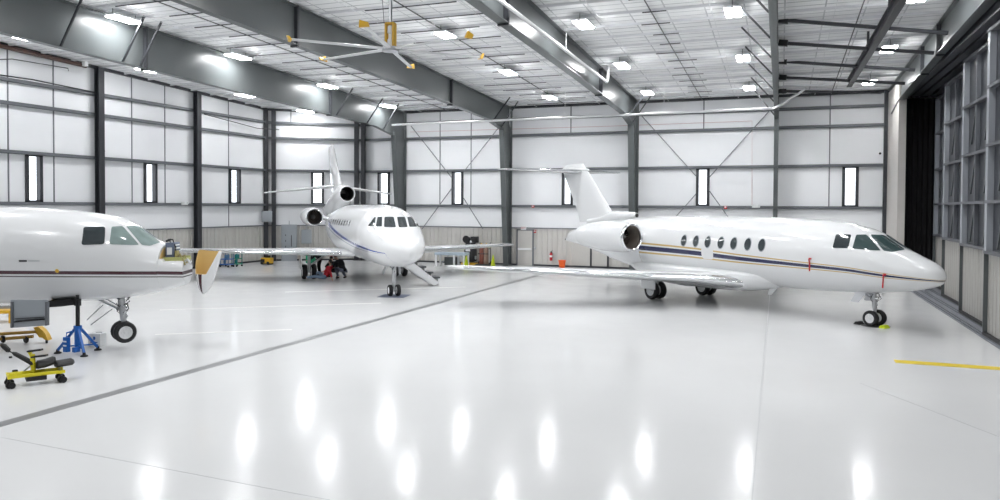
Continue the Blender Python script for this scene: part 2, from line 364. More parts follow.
# dark end-wall columns
b = MB(); b.box(4.93, 5.10, YB - .42, YB - .2, 0, roof(YB) - .05); o = b.build('trim_12', M['steel_dark']); o['kind'] = 'structure'
def endcol(label, p, n, wid, pairs=1):
    r = thing('steel_column', label, 'column', (*p, 0)); ax = Vector((n[0], n[1], 0)); tx = Vector((-n[1], n[0], 0)); P3 = Vector((*p, 0))
    offs = [0.] if pairs == 1 else [-.24, .24]
    for of in offs:
        b = MB(); c = P3 + tx * of; ht = roof(p[1]) - .1
        q = lambda a0, a1, t0, t1: b.hexa([c + ax * a + tx * t + Vector((0, 0, z)) for z in (0, ht) for a, t in ((a0, t0), (a1, t0), (a1, t1), (a0, t1))])
        q(0, .30, -.012, .012); q(.28, .30, -wid / 2, wid / 2); q(0, .02, -wid / 2, wid / 2); b.build('shaft', M['steel_dark'], r, world=True)
    b = MB(); c = P3 + ax * .15; h = wid / 2 + (.3 if pairs > 1 else .1)
    b.hexa([c + ax * a + tx * t + Vector((0, 0, z)) for z in (0, .03) for a, t in ((-.2, -h), (.2, -h), (.2, h), (-.2, h))]); b.build('base_plate', M['steel_dark'], r, world=True)
    return r
p = onX(97.5, 150, XL + .2); endcol('dark wall column between the two leftmost tall windows', (XL + .2, p.y), (1, 0), .32)
p = onX(195.5, 150, XL + .2); endcol('dark wall column between the second and third windows of the left wall', (XL + .2, p.y), (1, 0), .32)
nn = (wc.n.x, wc.n.y)
endcol('dark double column at the corner behind the left engine of the middle jet', (C0[0] + .22, C0[1] + .05), nn, .27, 2)
endcol('dark double column at the corner behind the tail of the middle jet', (C1[0] + .15, C1[1] - .32), (wc.n.x * .5, -.9), .27, 2)
# thin bracing rods crossing two bays of the back wall
def rods(label, ps):
    r = thing('cross_brace', label, 'bracing', (*ps[0][0][:1], YB - .25, 2.6), 0, 'rod bracing on the back wall')
    for a, c in ps:
        b = MB(); b.tube([onY(*a, YB - .22), onY(*c, YB - .22)], .028, 6); b.build('rod', M['steel_dark'], r, world=True)
for lab, q in (('crossed bracing rods over the back wall window to the right of the middle jet', [((411, 126), (452, 178)), ((463.5, 198), (483, 229)), ((500, 126), (463.5, 172)), ((452, 188), (422, 229))]),
               ('crossed bracing rods over the back wall window above the right jet', [((640, 114), (696, 176)), ((709.5, 191), (731, 221)), ((771, 109), (709.5, 177)), ((696, 194), (672, 221))])):
    r = thing('cross_brace', lab, 'bracing', (onY(q[0][0][0], 150, YB).x, YB - .22, 0), 0, 'rod bracing on the back wall')
    for a, c in q:
        b = MB(); b.tube([onY(*a, YB - .22), onY(*c, YB - .22)], .028, 6); b.build('rod', M['seam'], r, world=True)
# door-side return wall, dark pocket, hangar doors
b = MB(); b.box(5.1, 5.42, 39.5, YB, 0, 9.6); o = b.build('wall_return', M['jamb']); o['kind'] = 'structure'
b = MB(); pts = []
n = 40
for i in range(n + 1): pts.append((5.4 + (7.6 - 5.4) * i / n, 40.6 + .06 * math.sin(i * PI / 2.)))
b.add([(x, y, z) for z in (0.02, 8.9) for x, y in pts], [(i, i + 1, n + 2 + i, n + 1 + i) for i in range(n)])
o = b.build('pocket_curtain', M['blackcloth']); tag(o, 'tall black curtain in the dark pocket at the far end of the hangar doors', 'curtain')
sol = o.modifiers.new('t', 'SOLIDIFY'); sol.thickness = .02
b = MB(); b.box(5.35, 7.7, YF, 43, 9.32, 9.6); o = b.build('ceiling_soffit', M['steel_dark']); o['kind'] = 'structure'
DX = (5.5, 5.87, 6.28, 6.72)
for k, X in enumerate(DX):
    b = MB(); b.box(X - .06, X + .06, YF, 40.5, 8.98, 9.3); b.box(X - .14, X + .14, YF, 40.5, 8.95, 9.0); o = b.build('door_head_rail', M['steel_dark'])
    o['kind'] = 'structure'
b = MB(); b.box(5.36, 7.55, YF, 40.5, .0, .012)
for X in DX: b.box(X - .07, X - .04, YF, 40.5, 0, .05); b.box(X + .04, X + .07, YF, 40.5, 0, .05)
o = b.build('door_floor_track', M['seam']); o['kind'] = 'structure'
def leaf(k, X, y0, y1, top=8.75):
    o = bpy.data.objects.new('door_%d' % k, None); COL.objects.link(o); o.location = (X, y1, 0); o['kind'] = 'structure'
    b = MB(); b.box(X + .10, X + .13, y0, y1, 2.35, top); b.build('door_sheet', M['dsheet'], o, world=True)
    b = MB(); prof = []; u = y0
    while u < y1 - .35: prof += [(u, 0), (u + .30, 0), (u + .315, .012), (u + .335, .012), (u + .35, 0)]; u += .35
    prof.append((y1, 0)); n = len(prof)
    b.add([(X + .05 - d, u, z) for z in (.12, 2.35) for u, d in prof], [(i, i + 1, n + i + 1, n + i) for i in range(n - 1)]); b.box(X + .06, X + .1, y0, y1, .1, 2.38)
    b.build('lower_panel', M['wains2'], o, world=True)
    for yy, w in ((y0 + .14, .26), (y1 - .14, .26)):
        b = MB(); b.box(X - .06, X + .12, yy - w / 2, yy + w / 2, 2.38, top); b.build('end_post', M['dpost'], o, world=True)
    b = MB(); b.box(X - .06, X + .12, y0, y0 + .05, .08, 2.38); b.box(X - .06, X + .12, y1 - .05, y1, .08, 2.38); b.build('edge_channel', M['steel'], o, world=True)
    m = 3
    for i in range(1, m):
        yy = y0 + (y1 - y0) * i / m; b = MB(); b.box(X - .02, X + .1, yy - .05, yy + .05, 2.38, top); b.build('mullion', M['girt'], o, world=True)
    for z in (2.42, 3.85, 5.45, 7.1, top - .06):
        b = MB(); b.box(X - .07, X + .1, y0, y1, z - .045, z + .045); b.build('rail', M['drail'], o, world=True)
    for i in range(m):
        ya = y0 + (y1 - y0) * i / m
        for z in (3.85, 5.45, 7.1):
            b = MB(); b.obox((X + .03, ya + .1, z - .05), (X + .03, ya + .75, z - 1.3), .05, .05); b.build('knee_brace', M['steel'], o, world=True)
    b = MB(); b.box(X - .06, X + .12, y0, y1, .03, .13); b.build('bottom_rail', M['black'], o, world=True)
M['drail'] = mat('door_rail_grey', (.10, .105, .12), .4, var=.04); M['dsheet'] = mat('grey_door_sheet', (.036, .04, .05), .4, var=.06); M['dpost'] = mat('pale_grey_post', (.33, .35, .38), .4, var=.03)
M['wains2'] = mat('taupe_door_panel', (.37, .36, .34), .45, var=.03)
leaf(1, DX[0], 19.4, 24.9); leaf(2, DX[1], 24.6, 29.9); leaf(3, DX[2], 29.6, 35.3); leaf(4, DX[3], 35.0, 39.9)
leaf(5, DX[1], 14.0, 19.6); leaf(6, DX[0], 8.6, 14.2)
# sloping dark struts from the edge-on frame to the door frame
lab = ['nearest the back wall', 'second from the back wall', 'third from the back wall', 'fourth from the back wall', 'nearest the camera']
for i, (a, c, Ye) in enumerate((((784, 91), (886, 92.5), 41.), ((784, 77), (905, 83.5), 38.), ((784, 61), (915, 70), 35.1), ((784, 42.5), (934, 53), 31.2), ((784, 19.4), (948, 33), 28.6))):
    p0 = onY(a[0], a[1], Ye); p1 = onX(c[0], c[1], 5.05); p0.x = -.15
    r = thing('roof_strut', 'dark steel strut over the cockpit end of the right jet, %s' % lab[i], 'strut', p0, 0, 'dark struts beside the hangar doors')
    b = MB(); b.tube([p0, p1], .07, 8); b.build('pipe', M['steel_dark'], r, world=True)
    b = MB(); d = (p1 - p0).normalized(); b.obox(p0 - d * .02, p0 + d * .3, .22, .22); b.build('end_bracket', M['black'], r, world=True)
# monorail beam running under the roof beside the doors
X = 2.95; z = lambda y: onX(849 + (903 - 849) * (1 - y / 87) if 0 else 876, 43.5, X).z
p0, p1 = onX(849, 87, X), onX(903, 0, X); d = (p1 - p0); p1 = p0 + d * 1.4
r = thing('monorail_beam', 'dark box beam running under the roof toward the camera, beside the hangar doors', 'beam', p0)
b = MB(); b.obox(p0, p1, .22, .035); b.obox(p0 + Vector((0, 0, .16)), p1 + Vector((0, 0, .16)), .05, .3); b.build('rail', M['steel_dark'], r, world=True)
b = MB(); b.obox(p0 + Vector((.0, 0, .33)), p1 + Vector((.0, 0, .33)), .22, .035); b.build('top_flange', M['steel_dark'], r, world=True)
for t in (.1, .35, .6, .85):
    q = p0.lerp(p1, t); b = MB(); b.box(q.x - .04, q.x + .04, q.y - .05, q.y + .05, q.z + .3, roof(q.y) - .0); b.build('hanger', M['steel_dark'], r, world=True)
# sprinkler pipes
def pipe(label, pts, r_, m, cat='pipe', hang=()):
    r = thing('sprinkler_pipe' if cat == 'pipe' else 'conduit', label, cat, pts[0])
    b = MB(); b.tube(pts, r_, 8); b.build('pipe', m, r, world=True, smooth=True)
    for p in hang: b = MB(); p = Vector(p); b.tube([p, (p.x, p.y, roof(p.y))], .012, 5); b.build('hanger_rod', m, r, world=True)
    return r
YP = 39.3
pts = [onY(x, y, YP) for x, y in ((392, 125), (440, 123.6), (500, 120), (560, 117.3), (600, 115.4), (640, 113.2), (700, 110.6), (740, 109.6), (773, 108.4))]
m0, m1 = pts[0], pts[-1]; pts = [m0.lerp(m1, i / 8) for i in range(9)]
pipe('long white main sprinkler pipe crossing below the rafters along the back wall', pts + [onY(783, 103.5, YP - .8), onY(791, 97.5, YP - 1.5), onY(798, 94, YP - 2), onY(806, 88, YP - 2.4)], .06, M['white'], hang=[pts[2], pts[4], pts[6]])
q = [onX(607, 82, -7.55), onX(500, 0, -7.55)]; far = q[0] + (q[1] - q[0]) * 1.25
pipe('white sprinkler pipe running beside the rafter over the right jet tail', [Vector((-7.5, q[0].y + .1, roof(q[0].y) - .05)), q[0] + Vector((0, .12, .1)), q[0], far], .06, M['white'], hang=[q[0].lerp(far, .4)])
pipe('thin dark conduit high on the left wall ending in a hook', [onX(-12, 60, XL + .25), onX(12, 59, XL + .25), onX(68, 68.3, XL + .25), onX(68.5, 71, XL + .25)], .022, M['steel_dark'], 'conduit')
pipe('dark conduit along the left wall above the upper girt', [onX(-15, 73, XL + .25), onX(32, 79.5, XL + .25), onX(96, 92.6, XL + .25)], .03, M['steel_dark'], 'conduit')
pipe('dark conduit sloping down the left wall to the corner column', [onX(204, 114, XL + .3), onX(257, 128.2, XL + .3), Vector((XL + .75, 40.6, onX(257, 128.2, XL).z))], .025, M['steel_dark'], 'conduit')
pipe('reddish brown pipe under the eave at the far left', [onX(-12, 43, XL + .3), onX(86, 66, XL + .3)], .10, mat('rusty_pipe', (.09, .05, .04), .5, var=.1))
pipe('thin red wire conduit along the upper back wall above the girt', [onY(410, 132, YB - .1), onY(600, 126.5, YB - .1), onY(752, 121, YB - .1), onY(752, 205, YB - .1)], .012, mat('faded_red', (.55, .33, .33), .6, var=.05), 'conduit')
# ceiling lights
cols = [(-28.5, 'between the left wall and the first deep rafter'), (-22.3, 'just right of the first deep rafter'), (-17.3, 'left of the fan rafter'),
        (-12.03, 'midway between the fan rafter and the pipe rafter'), (-6.68, 'just right of the pipe rafter'), (-1.58, 'just left of the edge-on rafter'), (3.86, 'beside the hangar door frame')]
rows = [(39.75, 'nearest row to back wall'), (33.0, 'second row from back wall'), (26.1, 'third row from back wall'), (20.05, 'fourth row from back wall')]
def light(X, Y, label):
    z = roof(Y) - .3; r = thing('ceiling_light', label, 'ceiling light', (X, Y, z), 0, 'twin-panel ceiling lights')
    b = MB(); b.box(-.27, .27, -.62, .62, .03, .10); b.box(-.03, .03, -.62, .62, -.02, .03); b.build('housing', M['white'], r)
    for s_ in (-1, 1):
        b = MB(); b.box(s_ * .14 - .095, s_ * .14 + .095, -.58, .58, -.01, .03); b.build('lamp_panel', M['lamp'], r)
    for s_ in (-1, 1): b = MB(); b.tube([(0, s_ * .5, .1), (0, s_ * .5, .3)], .01, 5); b.build('hanger_wire', M['steel_dark'], r)
def area(X, Y):
    l = bpy.data.lights.new('ceiling_lamp', 'AREA'); l.shape = 'RECTANGLE'; l.size = .44; l.size_y = 1.16; l.energy = LAMP * PI * .38 * 1.16; l.color = (.985, .993, 1.)
    o = bpy.data.objects.new('ceiling_lamp', l); COL.objects.link(o); o.location = (X, Y, roof(Y) - .3)
IMV = CM.inverted()
def px_of(p):
    q = IMV @ Vector(p); return (500 + F_PX * q.x / -q.z, PPY - F_PX * q.y / -q.z) if q.z < -.5 else (-999, -999)
for Y, rl in rows:
    for X, cl in cols:
        Y = rows[[r_[1] for r_ in rows].index(rl)][0] + {-28.5: 1.7, -22.3: .6}.get(X, 0) * (.4 if 'nearest' in rl else 1)
        x, y = px_of((X, Y, roof(Y) - .3))
        if -12 < x < 1012 and y > -14: light(X, Y, 'ceiling light %s, %s' % (cl, rl))
        else: area(X, Y)
for Y in (13.3, 6.6):
    for X, cl in cols: area(X, Y)
# floor markings
def strip(name, pts, w, m, z=.004):
    b = MB()
    for i in range(len(pts) - 1): b.obox(Vector((pts[i].x, pts[i].y, z / 2)), Vector((pts[i + 1].x, pts[i + 1].y, z / 2)), w, z)
    o = b.build(name, m); o['kind'] = 'structure'; return o
strip('trim_4', [Vector((-12.06, YF, 0)), Vector((-12.06, 40.6, 0))], .28, mat('dark_grey_floor_strip', (.22, .225, .23), .3, var=.1))
wl_ = mat('white_floor_line', (.95, .945, .92), .2, var=.01)
for k, (a, c) in enumerate((((285, 292), (466, 287)), ((160, 310), (381, 303)), ((155, 334.5), (292, 329.5)))): strip('trim_%d' % (5 + k), [onz(*a), onz(*c)], .13, wl_)
strip('trim_8', [Vector((2.58, 19.98, 0)), Vector((5.36, 19.98, 0))], .40, mat('yellow_floor_line', (.80, .60, .01), .3, var=.05))
hl = mat('hairline_joint', (.42, .43, .44), .3, var=.1)
strip('trim_9', [onz(770, 292), onz(752, 500)], .018, hl, .002)
strip('trim_10', [onz(1000, 437), onz(860, 383)], .012, hl, .002); strip('trim_11', [onz(0, 437), onz(330, 500)], .014, hl, .002)
# ================================================================== SKY
w = bpy.data.worlds.new('overcast_sky'); SC.world = w; w.use_nodes = True
bg = w.node_tree.nodes['Background']; bg.inputs[0].default_value = (.93, .96, 1, 1); bg.inputs[1].default_value = 3.2

# ================================================================== AIRCRAFT  (local axes: x to the nose, y to its left, origin under the nose wheel)
def fuselage_rings(S, zt, zb, wd, s0, s1, step, n=56, half=None):
    fz, fb, fw = pchip(S, zt), pchip(S, zb), pchip(S, wd); R = []; ss = [s0]
    while ss[-1] < s1 - 1e-4:
        a = ss[-1]; ss.append(min(s1, a + (.05 if a < S[0] + .3 else step)))
    for s in ss:
        t, bt, ww = fz(s), fb(s), fw(s); zm = bt + (t - bt) * .5; r = []
        for i in range(n):
            a = 2 * PI * i / n; c, sn = math.cos(a), math.sin(a)
            r.append(Vector((-s, ww * c, zm + (t - zm) * sn if sn > 0 else zm + (zm - bt) * sn)))
        R.append(r)
    return R
def stripe_attr(o, fn):
    me = o.data; a = me.attributes.new('stripe', 'FLOAT', 'POINT')
    for i, v in enumerate(me.vertices): a.data[i].value = fn(-v.co.x, v.co.z, v.co.y)
def bvh_of(o): return BVHTree.FromPolygons([v.co.copy() for v in o.data.vertices], [tuple(p.vertices) for p in o.data.polygons])
def dense(poly, k=5):
    out = []
    for i in range(len(poly)):
        a, c = poly[i], poly[(i + 1) % len(poly)]
        out += [(a[0] + (c[0] - a[0]) * j / k, a[1] + (c[1] - a[1]) * j / k) for j in range(k)]
    return out
def rounded(poly, r=.22):
    out = []; n = len(poly)
    for i in range(n):
        p, a, q = poly[i - 1], poly[i], poly[(i + 1) % n]
        A = (a[0] + (p[0] - a[0]) * r, a[1] + (p[1] - a[1]) * r); B = (a[0] + (q[0] - a[0]) * r, a[1] + (q[1] - a[1]) * r)
        for t in (0, .33, .67, 1): out.append(((1-t)**2*A[0] + 2*t*(1-t)*a[0] + t*t*B[0], (1-t)**2*A[1] + 2*t*(1-t)*a[1] + t*t*B[1]))
    return out
def patch(name, m, parent, bvh, poly, rayfn, off=.012, rings=5, mirror=False):
    """a skin-hugging panel: the outline poly is laid onto the body surface along rayfn(u, v) -> (origin, direction)"""
    cx = sum(p[0] for p in poly) / len(poly); cy = sum(p[1] for p in poly) / len(poly); V = []; poly = dense(poly, 4) if len(poly) < 40 else poly
    def hit(u, v):
        o_, d = rayfn(u, v); h = bvh.ray_cast(o_, d)
        if h[0] is None: h = bvh.find_nearest(o_ + d * 30 if False else o_ + d * ((Vector((0, 0, 2)) - o_).dot(d)))
        nrm = h[1] if h[1].dot(d) < 0 else -h[1]; return h[0] + nrm * off
    n = len(poly)
    for k in range(rings, 0, -1): V += [hit(cx + (p[0] - cx) * k / rings, cy + (p[1] - cy) * k / rings) for p in poly]
    V.append(hit(cx, cy)); b = MB()
    Fs = [(k * n + i, k * n + (i + 1) % n, (k + 1) * n + (i + 1) % n, (k + 1) * n + i) for k in range(rings - 1) for i in range(n)]
    Fs += [((rings - 1) * n + i, (rings - 1) * n + (i + 1) % n, rings * n) for i in range(n)]
    if mirror: V = [Vector((p.x, -p.y, p.z)) for p in V]
    b.add(V, Fs); return b.build(name, m, parent, smooth=True, angle=180)
def foil(b, sts, x0=0., x1=1., grow=0., vertical=False, n=12):
    rings = []
    for (x, y, z), c, t in sts:
        xs = [x0 + (x1 - x0) * (1 - math.cos(PI * i / n)) / 2 for i in range(n + 1)]
        th = lambda u: 5 * t * (.2969 * math.sqrt(u) - .126 * u - .3516 * u * u + .2843 * u ** 3 - .1036 * u ** 4) * c + grow
        prof = [(u, th(u)) for u in xs[::-1]] + [(u, -th(u)) for u in (xs[1:] if not grow else xs)]
        rings.append([Vector((x - u * c + (grow if u == x0 else 0), y + (h if vertical else 0), z + (0 if vertical else h))) for u, h in prof])
    return b.loft(rings)
def mirr(sts): return [((x, -y, z), c, t) for (x, y, z), c, t in sts]
def wheel(parent, c, r, wd, hub, hubm=None):
    b = MB(); h = wd / 2
    b.lathe([(r * .55, -h * .8), (r * .86, -h), (r * .97, -h * .7), (r, -h * .25), (r, h * .25), (r * .97, h * .7), (r * .86, h), (r * .55, h * .8)], c, (0, 1, 0), 24, closed=True)
    b.build('tyre', M['rubber'], parent, smooth=True)
    b = MB()
    for s_ in (1, -1):
        ax = (0, s_, 0); b.lathe([(.001, h * .95), (r * .14, h * .9), (r * .16, h * .55), (r * .42, h * .62), (r * .56, h * .9), (r * .60, h * .85), (r * .6, 0)], c, ax, 20)
        for k in range(6): a = k * PI / 3; b.ball((c[0] + math.cos(a) * r * .32, c[1] + s_ * h * .66, c[2] + math.sin(a) * r * .32), r * .07, 6, 4)
    b.build('wheel_hub', hubm or M['white'], parent, smooth=True)
def nacelle(parent, x, y, z, r, ln, side, ductm, py_root, name='engine'):
    b = MB(); o = (x, y, z); ax = (-1, 0, 0)
    b.lathe([(r * .93, .10), (r * 1.04, .35), (r * 1.10, ln * .32), (r * 1.06, ln * .55), (r * .9, ln * .82), (r * .70, ln), (r * .62, ln), (r * .62, ln - .3), (.05, ln - .3)], o, ax, 40, cap=False)
    e = b.build(name, M['jet'], parent, smooth=True)
    b = MB(); b.lathe([(r * .80, .16), (r * .78, .07), (r * .82, .02), (r * .87, 0), (r * .92, .03), (r * .945, .11)], o, ax, 40, cap=False); b.build('intake_lip', M['chrome'], e, smooth=True)
    b = MB(); b.lathe([(r * .795, .12), (r * .77, .35), (r * .76, .75)], o, ax, 40, cap=False); b.build('intake_duct', ductm, e, smooth=True)
    b = MB(); b.lathe([(r * .76, .78), (.02, .78)], o, ax, 30)
    b.build('fan_disc', M['duct'], e)
    b = MB(); b.lathe([(.002, .42), (.05, .47), (.10, .56), (.13, .70), (.14, .78)], o, ax, 20); b.build('spinner', M['alu'], e, smooth=True)
    b = MB()
    for k in range(22):
        a = 2 * PI * k / 22; d = Vector((0, math.cos(a), math.sin(a))); t = Vector((0, -math.sin(a), math.cos(a))); c = Vector(o)
        b.add([c + d * .12 + t * .02 - Vector((.66, 0, 0)), c + d * r * .75 + t * .05 - Vector((.66, 0, 0)), c + d * r * .75 - t * .03 - Vector((.76, 0, 0)), c + d * .12 - t * .02 - Vector((.76, 0, 0))], [(0, 1, 2, 3)])
    b.build('fan_blades', M['ductb'], e)
    b = MB(); foil(b, [((x - ln * .22, py_root, z - .12), ln * .62, .10), ((x - ln * .22, y - side * r * .8, z), ln * .6, .10)]); b.build('pylon', M['jet'], parent, smooth=True)
    return e
cam_ray = lambda root: (lambda iv: (lambda u, v: (iv @ CO, (iv.to_3x3() @ ray(u, v)).normalized())))(local_of(root).inverted())
side_ray = lambda sd: (lambda u, v: (Vector((-u, sd * 6, v)), Vector((0, -sd, 0))))

# ---- T-tail business jet (right of the hall, and the one on jacks at the left)
HS = [-2.12, -2.04, -1.8, -1.36, -.91, -.5, -.22, .2, .9, 2, 3.2, 5, 9, 10.5, 12, 13.5, 15, 15.9, 16.25]
HT = [1.69, 1.88, 2.07, 2.26, 2.46, 2.69, 2.86, 3.03, 3.17, 3.27, 3.31, 3.31, 3.29, 3.22, 3.08, 2.9, 2.66, 2.4, 2.1]
HB = [1.65, 1.47, 1.36, 1.24, 1.15, 1.09, 1.05, 1.01, .96, .91, .88, .86, .88, .98, 1.2, 1.52, 1.8, 1.92, 1.96]
HW = [.02, .22, .42, .63, .78, .88, .94, 1.0, 1.06, 1.10, 1.11, 1.11, 1.1, 1.02, .88, .66, .42, .22, .08]
zc_n = pchip([-2.2, -.75, .48, 2.3, 4.39, 6.8, 9.63], [1.57, 1.66, 1.755, 1.80, 1.845, 1.93, 1.97]); g_n = pchip([-2.2, -.7, 2.3, 7, 9.7], [.02, .065, .105, .17, .19])
def navy(s, z, y): return (z - zc_n(s)) / g_n(s) if s < 9.75 else 9.
zc_b = pchip([-2.2, -1, 2, 9], [1.64, 1.70, 1.75, 1.82])
def burg(s, z, y): return (z - zc_b(s)) / .1 if s < 12 else 9.
M['jet_navy'] = stripe_mat('white_paint_navy_gold_stripe', (.77, .78, .79), [(-.5, .5, (.012, .016, .07)), (.82, 1.2, (.55, .40, .16)), (-1.2, -.82, (.55, .40, .16))])
M['jet_burg'] = stripe_mat('white_paint_burgundy_stripe', (.77, .78, .79), [(-.42, .42, (.05, .006, .016)), (-1.12, -.84, (.06, .035, .04))])

def hawker_body(root, s0, pm, fn):
    b = MB(); b.loft(fuselage_rings(HS, HT, HB, HW, s0, 16.25, .1)); f = b.build('fuselage', pm, root, smooth=True); stripe_attr(f, fn)
    # belly fairing
    R = []; fz = pchip([3.2, 3.7, 4.6, 6, 8, 9.6, 10.9], [.95, .80, .64, .56, .54, .64, 1.0]); fw = pchip([3.2, 3.8, 5, 8.5, 10, 10.9], [.45, .85, 1.16, 1.16, .9, .5])
    for i in range(40):
        s = 3.2 + 7.7 * i / 39; zb, ww = fz(s), fw(s); R.append([Vector((-s, ww * math.copysign(abs(math.cos(a)) ** .7, math.cos(a)), 1.25 + (1.25 - zb) * (-abs(math.sin(a)) ** .8 if math.sin(a) < 0 else math.sin(a) * .3))) for a in (2 * PI * k / 32 for k in range(32))])
    b = MB(); b.loft(R); b.build('belly_fairing', M['jet'], root, smooth=True)
    for sd in (1, -1):
        st = [((-4.15, sd * .75, 1.0), 4.9, .12), ((-4.4, sd * 1.05, 1.0), 4.5, .125), ((-5.6, sd * 2.2, 1.08), 3.35, .115), ((-7.0, sd * 4.6, 1.2), 2.55, .11), ((-9.75, sd * 9.25, 1.42), 1.45, .10), ((-10.1, sd * 9.42, 1.44), .95, .05)]
        b = MB(); foil(b, st, n=16); wg = b.build('wing', M['jet'], root, smooth=True)
        b = MB(); foil(b, [st[0]] + st[1:5], 0, .075, .016, n=8); b.build('leading_edge', M['chrome'], wg, smooth=True)
        b = MB(); [b.obox((-x, sd * y, z - .09), (-x - .75, sd * y, z - .13), .1, .12) for x, y, z in ((8.0, 3.2, 1.1), (9.1, 5.2, 1.2), (10., 7., 1.3))]; b.build('flap_track_fairing', M['jet'], wg, smooth=True)
        st = [((-14.95, sd * .1, 5.36), 1.85, .10), ((-16.35, sd * 3.45, 5.42), .85, .09), ((-16.6, sd * 3.55, 5.43), .5, .05)]
        b = MB(); foil(b, st); t = b.build('tailplane', M['jet'], root, smooth=True)
        b = MB(); foil(b, st[:2], 0, .08, .010, n=6); b.build('leading_edge', M['chrome'], t, smooth=True)
        nacelle(root, -9.05, sd * 1.98, 2.43, .585, 3.3, sd, M['ductb'], sd * .8)
    st = [((-12.1, 0, 2.9), 3.1, .10), ((-12.75, 0, 3.4), 2.62, .10), ((-14.75, 0, 5.5), 1.95, .10), ((-14.95, 0, 5.72), 1.5, .06)]
    b = MB(); foil(b, st, vertical=True); fin = b.build('fin', M['jet'], root, smooth=True)
    b = MB(); foil(b, st[1:3], 0, .06, .004, vertical=True, n=6); b.build('leading_edge', M['jet'], fin, smooth=True)
    b = MB(); b.lathe([(.02, 0), (.07, .15), (.12, .5), (.13, 1.2), (.11, 1.9), (.04, 2.3), (.01, 2.4)], (-14.5, 0, 5.40), (-1, 0, .04), 20); b.build('tail_bullet', M['jet'], fin, smooth=True)
    b = MB(); b.loft([[Vector((x, .16 * wd * math.cos(a) * 1., zc + hh * math.sin(a))) for a in (2 * PI * k / 16 for k in range(16))] for x, wd, zc, hh in ((-11.1, .9, 3.27, .13), (-11.3, 1.1, 3.27, .16), (-12.6, 1.2, 3.22, .24), (-14.5, .8, 2.9, .2))])
    d = b.build('dorsal_inlet', M['jet'], fin, smooth=True)
    b = MB(); b.lathe([(.085, 0), (.085, .02)], (-11.085, 0, 3.28), (1, 0, 0), 14); b.build('inlet_mouth', M['black'], d)
    b = MB(); b.ball((-16.3, 0, 2.02), (.12, .05, .05)); b.build('tail_light', M['glassd'], f, smooth=True)
    for x, y, z in ((-3.5, -.2, .84),): b = MB(); b.prism([(x, y - .012, z), (x - .3, y - .012, z), (x - .38, y - .012, z - .26), (x - .26, y - .012, z - .26)], (0, .024, 0)); b.build('antenna_blade', M['white'], f)
    return f
def twin_gear(root, name, x, y, r, wd, gap, top, lean=0., castor=0.):
    b = MB(); b.tube([(x + lean, y, top), (x, y, r + .28)], [.085, .075], 12); b.tube([(x, y, r + .34), (x, y, r)], .05, 10); b.tube([(x, y - gap, r), (x, y + gap, r)], .045, 10)
    g = b.build(name, M['alu'], root, smooth=True)
    for s_ in (-1, 1): wheel(g, (x, y + s_ * gap, r), r, wd, 0)
    if castor:
        mt = Matrix.Translation((x, y, 0)) @ Matrix.Rotation(castor, 4, 'Z') @ Matrix.Translation((-x, -y, 0))
        for ch in [g] + list(g.children): ch.data.transform(mt)
    return g
def nose_gear_kit(root, x, top, r, g, doors=True):
    b = MB(); b.tube([(x, -.02, r + .30), (x + .11, -.02, r + .42), (x, -.02, r + .56)], .022, 6); b.build('torque_link', M['alu'], g)
    b = MB(); b.tube([(x - .02, 0, r + .55), (x - .62, 0, top + .05)], .032, 8); b.tube([(x - .02, .09, r + .6), (x - .5, .12, top + .05)], .018, 6); b.build('drag_brace', M['alu'], g)
    for s_ in ((-1, 1) if doors else ()):
        b = MB(); b.hexa([(x - .45, s_ * .27, top - .02), (x - .1, s_ * .27, top - .02), (x - .32, s_ * .34, top - .34), (x - .6, s_ * .34, top - .34)] + [(x - .45, s_ * .29, top), (x - .1, s_ * .29, top), (x - .32, s_ * .36, top - .34), (x - .6, s_ * .36, top - .34)]); b.build('gear_door', M['alu'], g)
    b = MB()
    for i in range(9):
        a = random.uniform(0, 6.28); z0 = random.uniform(r + .45, top); b.tube([(x + .05 * math.cos(a), .1 * math.sin(a), z0), (x + .16 * math.cos(a + .6), .17 * math.sin(a + .8), z0 + .1), (x + .1 * math.cos(a + 1), .12 * math.sin(a + 1), min(z0 + .25, top + .05))], .012, 5)
    b.build('hydraulic_hose', M['black'], g)
    b = MB(); b.lathe([(.02, 0), (.055, .03), (.06, .09), (.02, .1)], (x + .1, 0, top - .18), (-1, 0, 0), 12); b.build('taxi_light', M['chrome'], g, smooth=True)
RH = thing('business_jet', 'white T-tail jet with navy and gold stripe, nose toward the hangar doors', 'airplane', (2.76, 25.8, 0), math.atan2(-.6235, .782))
hf = hawker_body(RH, -2.12, M['jet_navy'], navy); bv = bvh_of(hf); cr = cam_ray(RH)
PANES = [('side_window', [(832.5, 248), (836, 234.3), (851.5, 234.6), (848.3, 248.3)], 'glassd'), ('windshield', [(852.3, 248.6), (856.2, 234.8), (866.8, 234.6), (881, 250.6), (872, 250.3)], 'glasst'), ('windshield', [(870, 234.6), (884, 235.2), (905.5, 249.6), (892, 252), (883.5, 250.8)], 'glasst')]
glassparts = []
for nm, poly, mk_ in PANES:
    for mi in (False, True): glassparts.append(patch(nm, M[mk_], RH, bv, rounded(poly, .12), cr, .008, 8, mi))
